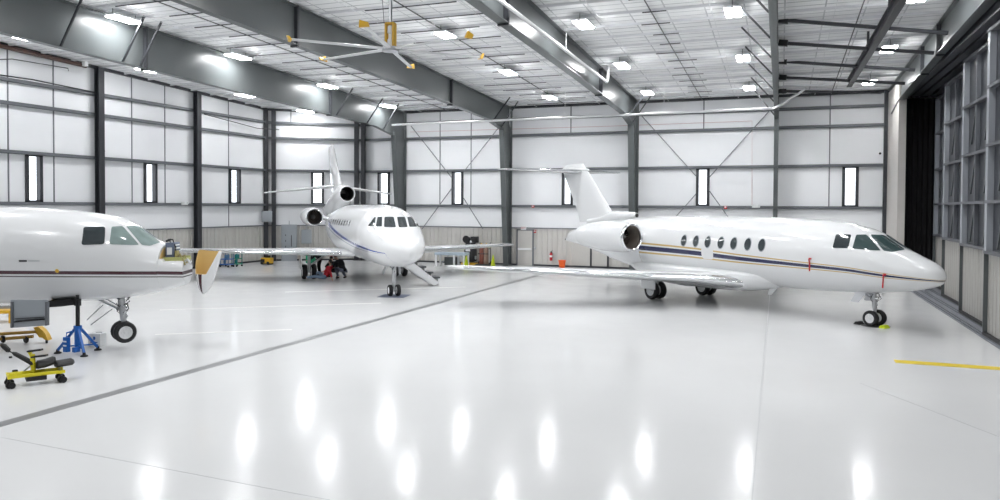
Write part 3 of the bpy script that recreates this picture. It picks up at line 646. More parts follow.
for sd in (-1, 1):
    patch('emergency_exit', M['jet'], RH, bv, rounded([(6.2, 2.72), (5.62, 2.72), (5.62, 1.73), (6.2, 1.73)], .2), side_ray(sd), .006, 5)
    for s in (7.14, 6.51, 5.91, 5.28, 4.68, 4.05, 3.45):
        q = patch('cabin_window', M['glassd'], RH, bv, [(s + .14 * math.cos(2 * PI * k / 24), 2.37 + .205 * math.sin(2 * PI * k / 24)) for k in range(24)], side_ray(sd), .014, 3)
        b = MB(); V = [];
        for rr in (1.0, 1.16):
            for k in range(24):
                h = bv.ray_cast(Vector((-(s + rr * .14 * math.cos(2 * PI * k / 24)), sd * 6, 2.37 + rr * .205 * math.sin(2 * PI * k / 24))), Vector((0, -sd, 0)))
                V.append(h[0] + Vector((0, sd * (.017 if rr == 1 else .007), 0)))
        b.add(V, [(k, (k + 1) % 24, 24 + (k + 1) % 24, 24 + k) for k in range(24)]); b.build('window_rim', M['cab'], q, smooth=True)
g = twin_gear(RH, 'nose_gear', 0, 0, .245, .17, .2, 1.12, -.05); nose_gear_kit(RH, 0, 1.05, .245, g)
for sd in (-1, 1):
    g = twin_gear(RH, 'main_gear', -8.34, sd * 1.4, .36, .22, .19, 1.1)
    b = MB(); b.box(-8.75, -7.95, sd * 1.78 - .015, sd * 1.78 + .015, .42, 1.02, .0); b.build('gear_door', M['jet'], g)
    b = MB(); b.tube([(-8.3, sd * 1.35, .62), (-8.2, sd * .8, 1.0)], .045, 8); b.build('side_brace', M['alu'], g)
b = MB(); b.ball((-8.1, 0, .52), (.5, .12, .05)); b.build('belly_beacon', M['alu'], RH, smooth=True)

# ---- left jet: same type, jacked up, radome swung open
LH = thing('business_jet', 'white jet with burgundy stripe raised on a blue jack, nose cone open', 'airplane', (-15.43, 14.49, .27), rad(26.6))
K_N = .79
def nz(x): return x if x < -.25 else -.25 + (x + .25) * K_N            # this aircraft's nose is a little shorter
def squash(o):
    for v in o.data.vertices: v.co.x = nz(v.co.x)
    return o
lf = squash(hawker_body(LH, -1.12, M['jet_burg'], burg)); lbv = bvh_of(lf)
for o in glassparts:
    c = o.copy(); COL.objects.link(c); c.parent = LH
    c.data = o.data.copy(); squash(c)
    if c.name.startswith('windshield'): c.data.materials.clear(); c.data.materials.append(M['glassl'])
for sd in (-1, 1):
    for s in (7.14, 6.51, 5.91, 5.28, 4.68, 4.05, 3.45): patch('cabin_window', M['glassd'], LH, lbv, [(s + .14 * math.cos(2 * PI * k / 20), 2.37 + .205 * math.sin(2 * PI * k / 20)) for k in range(20)], side_ray(sd), .014, 3)
# lower nose shelf left in front of the bulkhead
R = fuselage_rings(HS, HT, HB, HW, -1.78, -1.05, .06); R = [[Vector((p.x, p.y * .96, min(p.z, 1.97 if p.x > 1.2 else 2.03))) for p in r] for r in R]
b = MB(); b.loft(R); sh = b.build('nose_shelf', M['jet_burg'], LH, smooth=True); stripe_attr(sh, burg); n_before = set(LH.children)
b = MB(); b.box(1.16, 1.74, -.36, -.33, 1.97, 2.06); b.box(1.16, 1.74, .33, .36, 1.97, 2.06); b.box(1.72, 1.78, -.3, .3, 1.9, 2.03); b.build('shelf_edge', mat('zinc_chromate', (.42, .43, .16), .5, var=.15), LH)
b = MB(); b.loft([[Vector((x, .6 * math.cos(a) * 1.0, 1.78 + .53 * math.sin(a))) for a in (2 * PI * k / 32 for k in range(32))] for x in (1.125, 1.14)]); b.build('nose_bulkhead', M['tan'], LH)
b = MB(); b.box(1.2, 1.46, -.26, .22, 2.03, 2.42, .015); rb = b.build('radar_unit', mat('slate_box', (.13, .16, .23), .45, var=.1), LH, smooth=True)
b = MB(); [b.box(1.465, 1.475, -.2, .16, 2.1 + k * .08, 2.13 + k * .08) for k in range(4)]; b.box(1.25, 1.4, -.268, -.262, 2.12, 2.3); b.build('unit_label', M['white'], rb)
b = MB(); b.tube([(1.3, -.1, 2.42), (1.24, -.14, 2.5), (1.4, -.2, 2.5), (1.5, -.22, 2.3), (1.5, -.25, 2.06)], .018, 6); b.tube([(1.2, -.2, 2.46), (1.36, -.26, 2.5)], .03, 6); b.build('cable_loom', M['black'], rb)
b = MB(); b.box(1.5, 1.57, -.3, -.1, 2.03, 2.22, .01); b.tube([(1.55, -.2, 2.05), (1.66, -.3, 2.14), (1.74, -.3, 2.0), (1.82, -.3, 1.86)], .025, 6); b.tube([(1.6, 0, 2.05), (1.74, -.1, 2.1), (1.84, -.2, 1.9)], .02, 6); b.build('radar_bracket', mat('olive_brass', (.35, .30, .12), .5, var=.1), LH)
b = MB(); b.tube([(1.76, -.25, 1.95), (1.9, -.3, 2.0), (1.98, -.3, 1.9)], .035, 8); b.tube([(1.76, .1, 1.95), (1.92, -.1, 1.9), (1.98, -.25, 1.9)], .035, 8); hg = b.build('radome_hinge', M['alu'], LH)
for o in LH.children:
    if o not in n_before:
        for q_ in [o] + list(o.children): squash(q_)
squash(sh)
# radome hanging tip-down: conical shell with a slanting open rim
ax0 = at(208.5, 250.5, (-13.62, 15.05, 2.5)); tip = at(203.5, 294, (-13.62, 14.9, 1.6)); iv = local_of(LH).inverted(); A, T = iv @ ax0, iv @ tip
ln = (A - T).length; dz_ = (A - T).normalized(); ex = Vector((1, 0, 0)); ex = (ex - dz_ * ex.dot(dz_)).normalized(); ey = dz_.cross(ex)
fr = pchip([0, .06, .2, .45, .75, 1.0], [.02, .09, .165, .24, .295, .33])
n = 40; m_ = 22; Vo = []; Vi = []
for j in range(m_ + 1):
    for i in range(n):
        a = 2 * PI * i / n; lim = .72 + .28 * max(-1, min(1, (math.cos(a) * .55 + math.sin(a) + .4) * 2.5)); t = lim * j / m_
        for L_, rr in ((Vo, 1.), (Vi, .93)): L_.append(T + dz_ * (t * ln + (.012 if rr < 1 else 0)) + (ex * math.cos(a) + ey * math.sin(a)) * fr(t) * rr)
qf = [(j * n + i, j * n + (i + 1) % n, (j + 1) * n + (i + 1) % n, (j + 1) * n + i) for j in range(m_) for i in range(n)]
b = MB(); b.add(Vo, qf + [tuple(range(n))]); rd = b.build('radome', M['jet'], LH, smooth=True)
a_ = rd.data.attributes.new('stripe', 'FLOAT', 'POINT')
for i in range(len(rd.data.vertices)):
    co = rd.data.vertices[i].co; q = co - T; ang = math.degrees(math.atan2(q.dot(ey), q.dot(ex))) % 360; a_.data[i].value = (ang - 250) / 30 if q.dot(dz_) < .66 * ln else 9
rd.data.materials[0] = M['jet_burg']
b = MB(); b.add(Vi, qf); b.add(Vo[-n:] + Vi[-n:], [(i, (i + 1) % n, n + (i + 1) % n, n + i) for i in range(n)]); b.build('radome_lining', M['tan'], rd, smooth=True)
# nose gear hanging clear of the floor, single visible wheel pair
gz = .15; g = twin_gear(LH, 'nose_gear', -.22, 0, .27, .18, .16, 1.12, -.05, rad(32)); nose_gear_kit(LH, -.22, 1.05, .25, g, False)
b = MB(); b.tube([(-.63, -.2, .98), (-.97, -.32, .62)], .014, 6); b.tube([(-.4, -.22, .88), (-.87, -.34, .50)], .014, 6); b.tube([(-.25, -.2, 1.02), (-.07, -.25, .86), (-.15, -.25, .7)], .02, 6); b.tube([(-.65, -.22, .29), (-.8, -.22, .29)], .012, 6); b.build('door_rod', M['alu'], g)
for q_ in [g] + list(g.children): q_.data.transform(Matrix.Translation((0, 0, -.12)))
# entry door hanging down on the belly with its dark folded step
p0 = at(10.5, 302, (-16.6, 12.9, 1)); q0 = [at(*p, (-16.9, 12.2, 1)) for p in ((10.5, 300), (46.8, 300), (46.4, 325.5), (11, 328))]
b = MB(); vn = (q0[1] - q0[0]).cross(q0[2] - q0[0]).normalized() * .06; b.prism(q0, vn); dr = b.build('entry_door', M['cab'], LH, world=True)
for x0, x1, y0, y1 in ((10.3, 12.4, 302, 327.8), (45, 46.9, 302, 325.6)):
    b = MB(); b.prism([at(*p, (-16.9, 12.15, 1)) for p in ((x0, y0), (x1, y0), (x1, y1), (x0, y1))], vn * 1.6); b.build('door_edge', M['girt'], dr, world=True)
for ya, yb, hh in ((322, 319.4, 1.3), (319, 317.2, .5)):
    b = MB(); b.prism([at(*p, (-16.9, 12.15, 1)) for p in ((14, ya - hh / 2), (43.5, yb - hh / 2), (43.5, yb + hh / 2), (14, ya + hh / 2))], vn * .9); b.build('door_seal', M['black'], dr, world=True)
b = MB(); b.prism([at(*p, (-16.3, 13.3, 1)) for p in ((47.5, 301), (73, 299.5), (73.5, 305), (62, 306.5), (47.5, 307.5))], Vector((-.1, .3, 0))); b.build('folded_step', M['black'], LH, world=True)
b = MB(); c = lbv.ray_cast(Vector((1.35 - 2.2, -6, 1.78)), Vector((0, 1, 0)))[0]
for nm_, u, v, r_, k_ in (('static_port', 1.33, 1.79, .045, 'amber'), ('nose_badge', -.86, 1.95, .04, 'cab')): patch(nm_, M[k_], LH, lbv, [(u + r_ * math.cos(2 * PI * k / 14), v + r_ * math.sin(2 * PI * k / 14)) for k in range(14)], side_ray(-1), .012, 2)
for u0, u1, hh, mk_ in ((1.98, 2.16, .022, 'steel_dark'), (1.70, 1.96, .008, 'cab')): patch('small_marking', M[mk_], LH, lbv, [(u0, 2.03 - hh), (u1, 2.03 - hh), (u1, 2.03 + hh), (u0, 2.03 + hh)], side_ray(-1), .006, 2)

# ---- three-engine jet
FS = [-2.44, -2.34, -2.05, -1.5, -.9, -.3, .2, .7, 1.3, 2.5, 8, 10, 12, 14, 15.5, 16.7]
FT = [1.92, 2.1, 2.28, 2.54, 2.82, 3.15, 3.42, 3.58, 3.66, 3.69, 3.69, 3.6, 3.45, 3.3, 3.15, 3.0]
FB = [1.84, 1.66, 1.53, 1.37, 1.26, 1.2, 1.17, 1.16, 1.16, 1.16, 1.17, 1.3, 1.65, 2.1, 2.45, 2.75]
FW = [.03, .2, .45, .8, 1.03, 1.16, 1.23, 1.27, 1.3, 1.3, 1.3, 1.18, .95, .68, .4, .12]
FJ = thing('three_engine_jet', 'white three-engine jet with thin blue stripe, nose toward the camera, boarding stairs down', 'airplane', (-14.6, 26.72, 0), math.atan2(-.751, .66) + rad(.9))
zc_f = pchip([-2.3, -1.2, 0, 2.5, 6, 9.6], [1.8, 1.86, 1.93, 2.05, 2.35, 2.85])
M['jet_blue'] = stripe_mat('white_paint_blue_stripe', (.77, .78, .79), [(-.5, .5, (.02, .06, .38)), (-1.6, -1.2, (.45, .47, .5))])
b = MB(); b.loft(fuselage_rings(FS, FT, FB, FW, -2.44, 16.7, .1)); ff = b.build('fuselage', M['jet_blue'], FJ, smooth=True)
gw = pchip([-1.6, 0, 3, 9], [.02, .075, .12, .14]); stripe_attr(ff, lambda s, z, y: (z - zc_f(s)) / gw(s) if -1.6 < s < 9.6 else 9.)
fbv = bvh_of(ff); fr_ = cam_ray(FJ)
for nm, poly in (('side_window', [(368, 226), (374.5, 217.2), (376, 217.2), (374.4, 226.2)]), ('side_window', [(376, 226.4), (377.6, 217), (382.2, 217), (382, 226.6)]), ('windshield', [(384.1, 227.2), (384.5, 217), (393.6, 217), (396, 227.4)]),
                 ('windshield', [(398.8, 227.4), (397, 217), (405, 217), (407.6, 227.2)]), ('side_window', [(409.4, 226.9), (407, 217.2), (412.2, 217.3), (416.8, 226.8)]), ('side_window', [(418.6, 226.6), (416.6, 222.), (417.8, 222.2), (420., 226.4)])):
    patch(nm, M['glassd'], FJ, fbv, rounded(poly, .1), fr_, .012, 5)
for sd in (-1, 1):
    for k in range(12):
        s = 2.6 + k * .62; patch('cabin_window', M['glassd'] if k not in (0,) else M['jet'], FJ, fbv, [(s + .11 * math.cos(2 * PI * j / 16), 2.86 + .15 * math.sin(2 * PI * j / 16)) for j in range(16)], side_ray(sd), .012, 2)
    st = [((-4.2, sd * .8, 1.43), 5.6, .065), ((-4.7, sd * 1.3, 1.43), 5.0, .07), ((-7.3, sd * 4.8, 1.42), 3.2, .075), ((-10.35, sd * 9.55, 1.41), 1.75, .08), ((-10.7, sd * 9.72, 1.41), 1.2, .05)]
    b = MB(); foil(b, st, n=16); wg = b.build('wing', M['jet'], FJ, smooth=True)
    b = MB(); foil(b, st[1:4], 0, .07, .014, n=8); b.build('leading_edge', M['chrome'], wg, smooth=True)
    st = [((-14.2, 0, 4.78), 2.4, .09), ((-16.3, sd * 3.75, 4.38), 1.05, .09), ((-16.6, sd * 3.85, 4.37), .7, .05)]
    b = MB(); foil(b, st); b.build('tailplane', M['jet'], FJ, smooth=True)
    nacelle(FJ, -9.9, sd * 1.80, 3.03, .46, 3.4, sd, M['duct'], sd * .9)
b = MB(); R = []
for s, z, r_ in ((10.62, 4.27, .41), (10.9, 4.27, .46), (11.6, 4.25, .52), (12.8, 4.08, .52), (14, 3.8, .5), (15.5, 3.5, .46), (17.1, 3.3, .36)): R.append([Vector((-s, r_ * math.cos(a), z + r_ * math.sin(a) * (1 if math.sin(a) > 0 else 1 + max(0, s - 10.9) * .35 * (s < 15)))) for a in (2 * PI * k / 32 for k in range(32))])
b.loft(R, cap0=False); ce = b.build('centre_engine', M['jet'], FJ, smooth=True)
b = MB(); b.lathe([(.37, .16), (.37, .05), (.39, .0), (.42, .0), (.43, .06)], (-10.56, 0, 4.27), (-1, 0, 0), 32, cap=False); b.build('intake_lip', M['jet'], ce, smooth=True)
b = MB(); b.lathe([(.375, .1), (.36, .6), (.3, 1.4), (.01, 1.5)], (-10.56, 0, 4.27), (-1, 0, 0), 32, cap=False); b.build('intake_duct', M['duct'], ce, smooth=True)
st = [((-11.5, 0, 4.3), 4.2, .09), ((-12.6, 0, 4.78), 3.6, .085), ((-15.1, 0, 7.05), 2.0, .085), ((-15.5, 0, 7.22), 1.5, .05)]
b = MB(); foil(b, st, vertical=True); b.build('fin', M['jet'], FJ, smooth=True)
g = twin_gear(FJ, 'nose_gear', 0, 0, .235, .16, .16, 1.25, 0); nose_gear_kit(FJ, 0, 1.2, .235, g)
for sd in (-1, 1):
    g = twin_gear(FJ, 'main_gear', -8.25, sd * 2.3, .37, .24, .22, 1.3)
    b = MB(); b.box(-8.7, -7.8, sd * 2.72 - .015, sd * 2.72 + .015, .5, 1.25); b.build('gear_door', M['jet'], g)
    b = MB(); b.tube([(-8.25, sd * 2.2, .7), (-8.2, sd * 1.4, 1.25)], .05, 8); b.build('side_brace', M['alu'], g)
# air stairs on its left side
sx, y0, z0, y1, z1 = -3.5, 1.22, 1.42, 2.85, .16; stp = None
b = MB(); w_ = .36
b.hexa([(sx - w_, y0, z0 - .12), (sx + w_, y0, z0 - .12), (sx + w_, y1, z1 - .12), (sx - w_, y1, z1 - .12), (sx - w_, y0, z0), (sx + w_, y0, z0), (sx + w_, y1, z1), (sx - w_, y1, z1)]); stp = b.build('airstair', M['jet'], FJ)
for k in range(5):
    t = (k + .5) / 5; yy, zz = y0 + (y1 - y0) * t, z0 + (z1 - z0) * t; b = MB(); b.box(sx - w_ - .05, sx + w_ + .05, yy - .08, yy + .2, zz + .06, zz + .12); b.build('tread', M['steel_dark'], stp)
    b = MB(); b.box(sx - w_, sx + w_, yy + .12, yy + .15, zz - .12, zz + .08); b.build('riser', M['jet'], stp)
for s_ in (-1, 1): b = MB(); b.hexa([(sx + s_ * w_, y0, z0 - .5), (sx + s_ * (w_ + .03), y0, z0 - .5), (sx + s_ * (w_ + .03), y1 - .25, z1 - .14), (sx + s_ * w_, y1 - .25, z1 - .14), (sx + s_ * w_, y0, z0 - .02), (sx + s_ * (w_ + .03), y0, z0 - .02), (sx + s_ * (w_ + .03), y1, z1 - .04), (sx + s_ * w_, y1, z1 - .04)]); b.build('side_skirt', M['jet'], stp)
# ================================================================== THINGS STANDING ABOUT
# red streamers hung on the right jet
def streamer(label, px, par_pts):
    r = thing('pitot_cover', label, 'streamer', par_pts[0]); b = MB(); b.obox(par_pts[0], par_pts[0] + Vector((.07, -.02, .0)), .05, .05); b.build('cover', M['red'], r, world=True)
    b = MB()
    for i in range(len(par_pts) - 1): b.obox(par_pts[i], par_pts[i + 1], .04, .012, (.2, -1, 0))
    b.build('ribbon', M['red'], r, world=True)
iv = local_of(RH)
def on_jet(x, y, off=.03):
    o_, d = cr(x, y); h = bv.ray_cast(o_, d); return iv @ (h[0] + h[1] * off * (1 if h[1].dot(d) < 0 else -1))
streamer('short red warning ribbon on the side of the right jet below its cabin roof', 0, [on_jet(810, 258.5, .06), on_jet(810.5, 264, .05), on_jet(810.3, 270.5, .05)])
a = on_jet(884, 274, .05); streamer('long red warning ribbon hanging by the nose wheel of the right jet', 0, [a, on_jet(883.6, 281, .05), at(882.6, 288, a) + Vector((0, 0, 0))])
def chock(label, p, m, rz):
    r = thing('wheel_chock', label, 'wheel chock', p, rz); b = MB(); b.prism([(-.11, -.13, 0), (.11, -.13, 0), (.04, -.13, .09), (-.04, -.13, .09)], (0, .26, 0)); b.build('block', m, r)
    b = MB(); b.tube([(0, .12, .05), (.04, .2, .02), (.0, .3, .015)], .01, 5); b.build('rope', M['black'], r)
rz = math.atan2(-.6235, .782); hd = Vector((.782, -.6235, 0)); c0 = Vector((2.76, 25.8, 0))
chock('lime yellow wheel chock in front of the right jet nose wheel', c0 + hd * .42 + Vector((-.1, -.12, 0)), M['lime'], rz); chock('black wheel chock behind the right jet nose wheel', c0 - hd * .42 + Vector((-.1, -.12, 0)), M['black'], rz)
b = MB(); b.lathe([(.40, 0), (.40, .008), (.38, .01)], (0, 0, 0), (0, 0, 1), 28); o = b.build('drip_mat', M['black'], origin=(0, 0, 0), smooth=True); o.location = c0 + Vector((0, 0, .001)); tag(o, 'thin black mat under the right jet nose wheel', 'mat')
b = MB(); b.box(-.55, .55, -.5, .5, 0, .012, .004); o = b.build('drip_mat', mat('slate_blue_mat', (.10, .12, .18), .6, var=.1)); o.location = (-14.6, 26.72, .001); o.rotation_euler.z = .2; tag(o, 'slate blue mat under the middle jet nose wheel', 'mat')

# ceiling fan
hub = onX(390.5, 49, CO.x + ray(390.5, 49).x / Vector((ray(390.5, 49).x, ray(390.5, 49).y)).length * 21.5)
fn = thing('ceiling_fan', 'huge six-blade ceiling fan with yellow motor and yellow blade tips', 'ceiling fan', hub)
zr = roof(hub.y) - hub.z
b = MB(); b.tube([(0, 0, .75), (0, 0, zr)], .05, 10); b.tube([(.0, 0, zr - .12), (0, 0, zr)], .16, 12); b.build('drop_rod', M['alu'], fn)
b = MB(); b.tube([(-.18, -.05, .72), (-.3, -.1, zr)], .008, 5); b.build('guy_wire', M['steel_dark'], fn)
b = MB(); b.box(-.13, .13, -.09, .09, .69, .74, .01); 
for s_ in (-1, 1): b.box(s_ * .12 - .025, s_ * .12 + .025, -.09, .09, .04, .72, .005)
mo = b.build('motor_frame', M['yellow2'] if 'yellow2' in M else M['amber'], fn)
b = MB(); b.lathe([(.10, .02), (.09, .05), (.09, .25), (.06, .3), (.06, .42), (.09, .45), (.08, .64), (.04, .66)], (0, 0, 0), (0, 0, 1), 16); b.build('motor', M['white'], mo, smooth=True)
b = MB(); b.lathe([(.05, -.09), (.24, -.07), (.26, 0), (.22, .05), (.05, .06)], (0, 0, 0), (0, 0, 1), 24); b.build('hub', M['alu'], fn, smooth=True)
for k in range(6):
    # measured heading of the blade toward the camera side tip, others every 60 degrees
    a = rad(20.6 - 95 + 60 * k); d = Vector((math.cos(a), math.sin(a), 0)); s_ = Vector((-d.y, d.x, 0)); R = []
    for u, c, tw in ((.2, .17, .14), (1.0, .15, .11), (2.74, .13, .07)):
        q = s_ * math.cos(tw) + Vector((0, 0, 1)) * math.sin(tw); nn_ = d.cross(q)
        R.append([d * u + q * (c * .5 * math.cos(t)) + nn_ * (.03 * math.sin(t)) for t in (2 * PI * j / 10 for j in range(10))])
    b = MB(); b.loft(R); bl = b.build('blade', mat('fan_blade_grey', (.62, .63, .64), .35, var=.02) if k == 0 else bpy.data.materials['fan_blade_grey'], fn, smooth=True)
    b = MB(); e = d * 2.74; b.prism([e - s_ * .13 + Vector((0, 0, -.05)), e + s_ * .13 + Vector((0, 0, -.03)), e + s_ * .12 + d * .06 + Vector((0, 0, .06)), e - s_ * .10 + d * .06 + Vector((0, 0, .12))], d * .06); b.build('winglet', M['amber'], bl)

# blue tripod jack under the left jet
jb = onz(78, 353.5); jt = 0
J = thing('tripod_jack', 'blue tripod aircraft jack standing under the left jet', 'jack', jb)
rt = lambda x, y: at(x, y, jb) - jb
top = rt(77.7, 326).z; pad = rt(77.7, 300).z
b = MB(); b.lathe([(.075, .12), (.075, top), (.095, top + .01), (.095, top - .1)], (0, 0, 0), (0, 0, 1), 16); b.build('cylinder', M['blue'], J, smooth=True)
b = MB(); b.tube([(0, 0, top), (0, 0, pad - .12)], .048, 14); b.build('ram', M['black'], J, smooth=True)
b = MB(); b.box(-.07, .07, -.05, .05, pad - .14, pad + .02, .01); b.obox((-.05, -.02, pad - .1), (-.16, -.02, pad + .02), .06, .05); b.tube([(0, 0, pad - .02), (0, 0, pad + .12)], .035, 10); b.build('pad_adapter', M['black'], J)
for k, a in enumerate((rad(200), rad(335), rad(80))):
    f = Vector((math.cos(a) * .5, math.sin(a) * .5, .07)); b = MB(); b.obox((f.x * .12, f.y * .12, top - .06), f, .055, .055); l = b.build('leg', M['blue'], J)
    b = MB(); b.lathe([(.085, 0), (.085, .025), (.04, .05), (.03, .1)], (f.x, f.y, 0), (0, 0, 1), 14); b.build('foot', M['black'], l)
    b = MB(); b.obox((f.x * .9, f.y * .9, .16), (0, 0, .2), .03, .03); b.build('tie_bar', M['blue'], l)
b = MB(); b.box(-.24, -.10, -.22, -.12, .06, .42, .01); b.tube([(-.17, -.17, .42), (-.17, -.17, .52), (-.06, -.1, .56)], .02, 6); b.build('pump', M['blue'], J)
b = MB(); b.box(.1, .2, -.25, -.1, .08, .2, .01); b.build('reservoir', M['blue'], J)
b = MB(); [b.box(-.225, -.115, -.225, -.221, .2 + k * .1, .235 + k * .1) for k in range(2)]; b.build('warning_label', M['white'], J)
# white carton with blue print
cb = onz(97, 345.5); C = thing('carton', 'small white box with blue print behind the blue jack', 'box', cb, rad(14))
b = MB(); b.box(-.17, .17, -.12, .14, 0, .32, .006); b.build('carton_body', M['white'], C)
b = MB(); b.prism([(-.02, -.124, .17), (.03, -.124, .17), (.045, -.124, .21), (.03, -.124, .25), (-.02, -.124, .25)], (0, .003, 0)); b.box(-.1, .1, -.124, -.121, .09, .115); b.box(-.12, .12, -.124, -.121, .05, .06); b.build('print', M['blue'], C)

# yellow wheeled creeper seat
gA, gB = onz(8, 386), onz(59, 380); u = (gB - gA); u.z = 0; Lc = u.length; rzc = math.atan2(u.y, u.x)
K = thing('creeper_seat', 'yellow framed wheeled creeper seat with black pads on the floor at left', 'creeper seat', (gA + gB) / 2, rzc)
h = Lc / 2; zf = .22; wd = .26
b = MB()
for y in (-wd, wd * .3): b.obox((-h - .02, y, zf), (h + .08, y, zf), .05, .06)
for x in (-h, h): b.obox((x, -wd - .06, zf), (x, wd * .3 + .06, zf), .05, .06)
b.obox((-h * .98, -wd, zf + .05), (-h * .5, -wd, zf + .05), .05, .05); b.build('frame', M['yellow'], K)
for x in (-h, h):
    for y in (-wd, wd * .3):
        b = MB(); b.tube([(x, y, zf), (x, y, .1)], .025, 8); b.box(x - .035, x + .035, y - .03, y + .03, .06, .13, .005); b.lathe([(.06, -.03), (.062, 0), (.06, .03)], (x, y, .062), (0, 1, 0), 14); b.lathe([(.06, -.03), (.062, 0), (.06, .03)], (x + .05, y - .05, .062), (0, 1, 0), 14); b.build('caster', M['black'], K)
b = MB(); b.box(-h * .35, h * .45, -wd - .05, wd * .2, .10, .19, .01); b.build('tool_tray', M['black'], K)
pl = lambda x, y: local_of(K).inverted() @ at(x, y, local_of(K) @ Vector((0, -.05, 0)))
def pad(name, pts, w_, m=M['black'], th=.07, par=K):
    b = MB(); R = []
    for i, p in enumerate(pts):
        e = .6 if i in (0, len(pts) - 1) else 1.; R.append([Vector((p.x, -.05 + w_ * e * math.cos(t), p.z + th * .5 * e * math.sin(t))) for t in (2 * PI * j / 14 for j in range(14))])
    b.loft(R); return b.build(name, m, par, smooth=True)
pad('seat', [pl(36, 366), pl(38, 365), pl(46, 364.3), pl(54, 362.5), pl(57, 361.5)], .19, th=.17)
pad('headrest', [pl(56, 366.8), pl(58.5, 366.5), pl(67, 366), pl(75, 365.6), pl(77.5, 365.6)], .22, th=.13)
b = MB(); b.tube([pl(12.5, 352.5), pl(15, 353.8), pl(25, 359), pl(32, 363), pl(34, 364.5)], [.02, .045, .05, .05, .03], 10); b.build('back_pad', M['black'], K, smooth=True)
b = MB(); b.tube([pl(1, 344.5), pl(4, 346.3), pl(8.5, 350.5), pl(9.5, 351.8)], [.03, .055, .05, .02], 10); b.tube([pl(9, 351), pl(13, 353)], .012, 6); b.build('handle_grip', M['black'], K, smooth=True)
b = MB(); b.tube([pl(10.5, 356.3), pl(10.5, 358)], .03, 8); b.tube([pl(15, 370), pl(15, 373)], .05, 8); b.build('knob', M['black'], K)
b = MB(); b.obox(pl(33.5, 372), pl(32.5, 354), .06, .07); b.obox(pl(32.5, 358), pl(29.5, 351.5), .05, .05); b.build('arm_post', M['yellow'], K)
for q in (((28, 351.3), (42, 349.6)), ((32, 357), (47, 355.2))): b = MB(); b.obox(pl(*q[0]), pl(*q[1]), .09, .035); b.build('armrest', M['black'], K)
b = MB(); b.tube([pl(24, 371), pl(30, 366), pl(34, 361)], .015, 6); b.build('support_strut', M['alu'], K)

# amber tow bar on the floor behind the creeper
tb = onz(20, 343); T_ = thing('tow_bar', 'amber yellow tow bar with a wide hooked head under the left jet', 'tow bar', tb)
q = lambda x, y, dy=0.: at(x, y, tb + Vector((0, dy, 0)))
for a, c in (((-16, 335), (36, 331.8)), ((-16, 340.3), (33, 336.5))): b = MB(); b.tube([q(*a), q(*c)], .042, 8); b.build('tube', mat('brown_amber', (.42, .24, .04), .4, var=.1) if 'brown_amber' not in bpy.data.materials else bpy.data.materials['brown_amber'], T_, world=True)
b = MB(); b.prism([q(*p) for p in ((33, 327.5), (38, 326.8), (42, 330), (45.5, 334.5), (48, 340.5), (46, 341), (42.5, 337.8), (39, 337.5), (36.5, 333.5))], Vector((-.06, .17, 0))); b.build('head', M['amber'], T_, world=True)
b = MB()
for x in (3, 26): p = q(x, 340.5); b.tube([p, (p.x, p.y, .1)], .02, 6); b.lathe([(.09, -.03), (.1, 0), (.09, .03)], (p.x, p.y, .1), (.2, 1, 0), 14)
p = q(46.7, 340); b.tube([p, (p.x, p.y, 0)], .03, 6); b.build('support_wheel', M['black'], T_, world=True)
tb2 = onz(2, 322); p_ = lambda x, y: at(x, y, tb2)
r = thing('work_stand', 'amber work stand behind the hanging door of the left jet', 'work stand', tb2)
b = MB(); b.obox(p_(-14, 312), p_(18, 310.8), .5, .09); b.build('platform', M['amber'], r, world=True)
b = MB(); b.obox(p_(-14, 307.5), p_(18, 306.8), .06, .10); b.build('toe_rail', M['alu'], r, world=True)
for x in (-12, 16):
    for dy in (-.2, .2): a = p_(x, 312) + Vector((0, dy, 0)); b = MB(); b.obox(a, (a.x, a.y, 0), .05, .05); b.build('leg', M['amber'], r, world=True)

# ---- along the walls
def cone(label, px, m, hgt=.72):
    p = onz(*px); r = thing('traffic_cone', label, 'cone', p); b = MB(); b.box(-.19, .19, -.19, .19, 0, .04, .01); b.build('base', m, r)
    b = MB(); b.lathe([(.16, .03), (.15, .05), (.03, hgt), (.02, hgt)], (0, 0, 0), (0, 0, 1), 18); b.build('cone_body', m, r, smooth=True)
cone('lime yellow safety cone in front of the black compressor', (466.3, 268), M['lime']); cone('lime yellow safety cone to the right of the red gas cylinders', (493, 267), M['lime'])
# orange bucket
p = onz(562, 267.5); r = thing('bucket', 'small orange bucket on the floor below the fire extinguisher', 'bucket', p)
b = MB(); b.lathe([(.16, 0), (.17, .02), (.22, .40), (.235, .41), (.235, .44), (.21, .44), (.16, .06), (.01, .05)], (0, 0, 0), (0, 0, 1), 20); b.build('pail', M['orange'], r, smooth=True)
b = MB(); b.tube([(.23 * math.cos(a), 0, .42 + .16 * math.sin(a)) for a in [PI * k / 8 for k in range(9)]], .01, 5); b.build('handle', M['alu'], r)
# extinguisher on the back wall
p = onY(551, 256.5, YB - .18); r = thing('fire_extinguisher', 'red fire extinguisher hung on the beige back wall panel', 'fire extinguisher', p)
b = MB(); b.lathe([(.07, -.25), (.085, -.22), (.085, .16), (.05, .22), (.03, .25)], (0, 0, 0), (0, 0, 1), 16); b.build('cylinder', M['red'], r, smooth=True)
b = MB(); b.lathe([(.087, -.04), (.087, .08)], (0, 0, 0), (0, 0, 1), 16); b.build('label', M['white'], r)
b = MB(); b.box(-.04, .04, -.04, .04, .24, .3); b.obox((0, 0, .3), (.1, -.02, .36), .03, .02); b.tube([(.03, 0, .27), (.12, 0, .2), (.12, 0, -.1)], .014, 6); b.box(-.03, .03, .08, .12, -.1, .25); b.build('valve', M['black'], r)
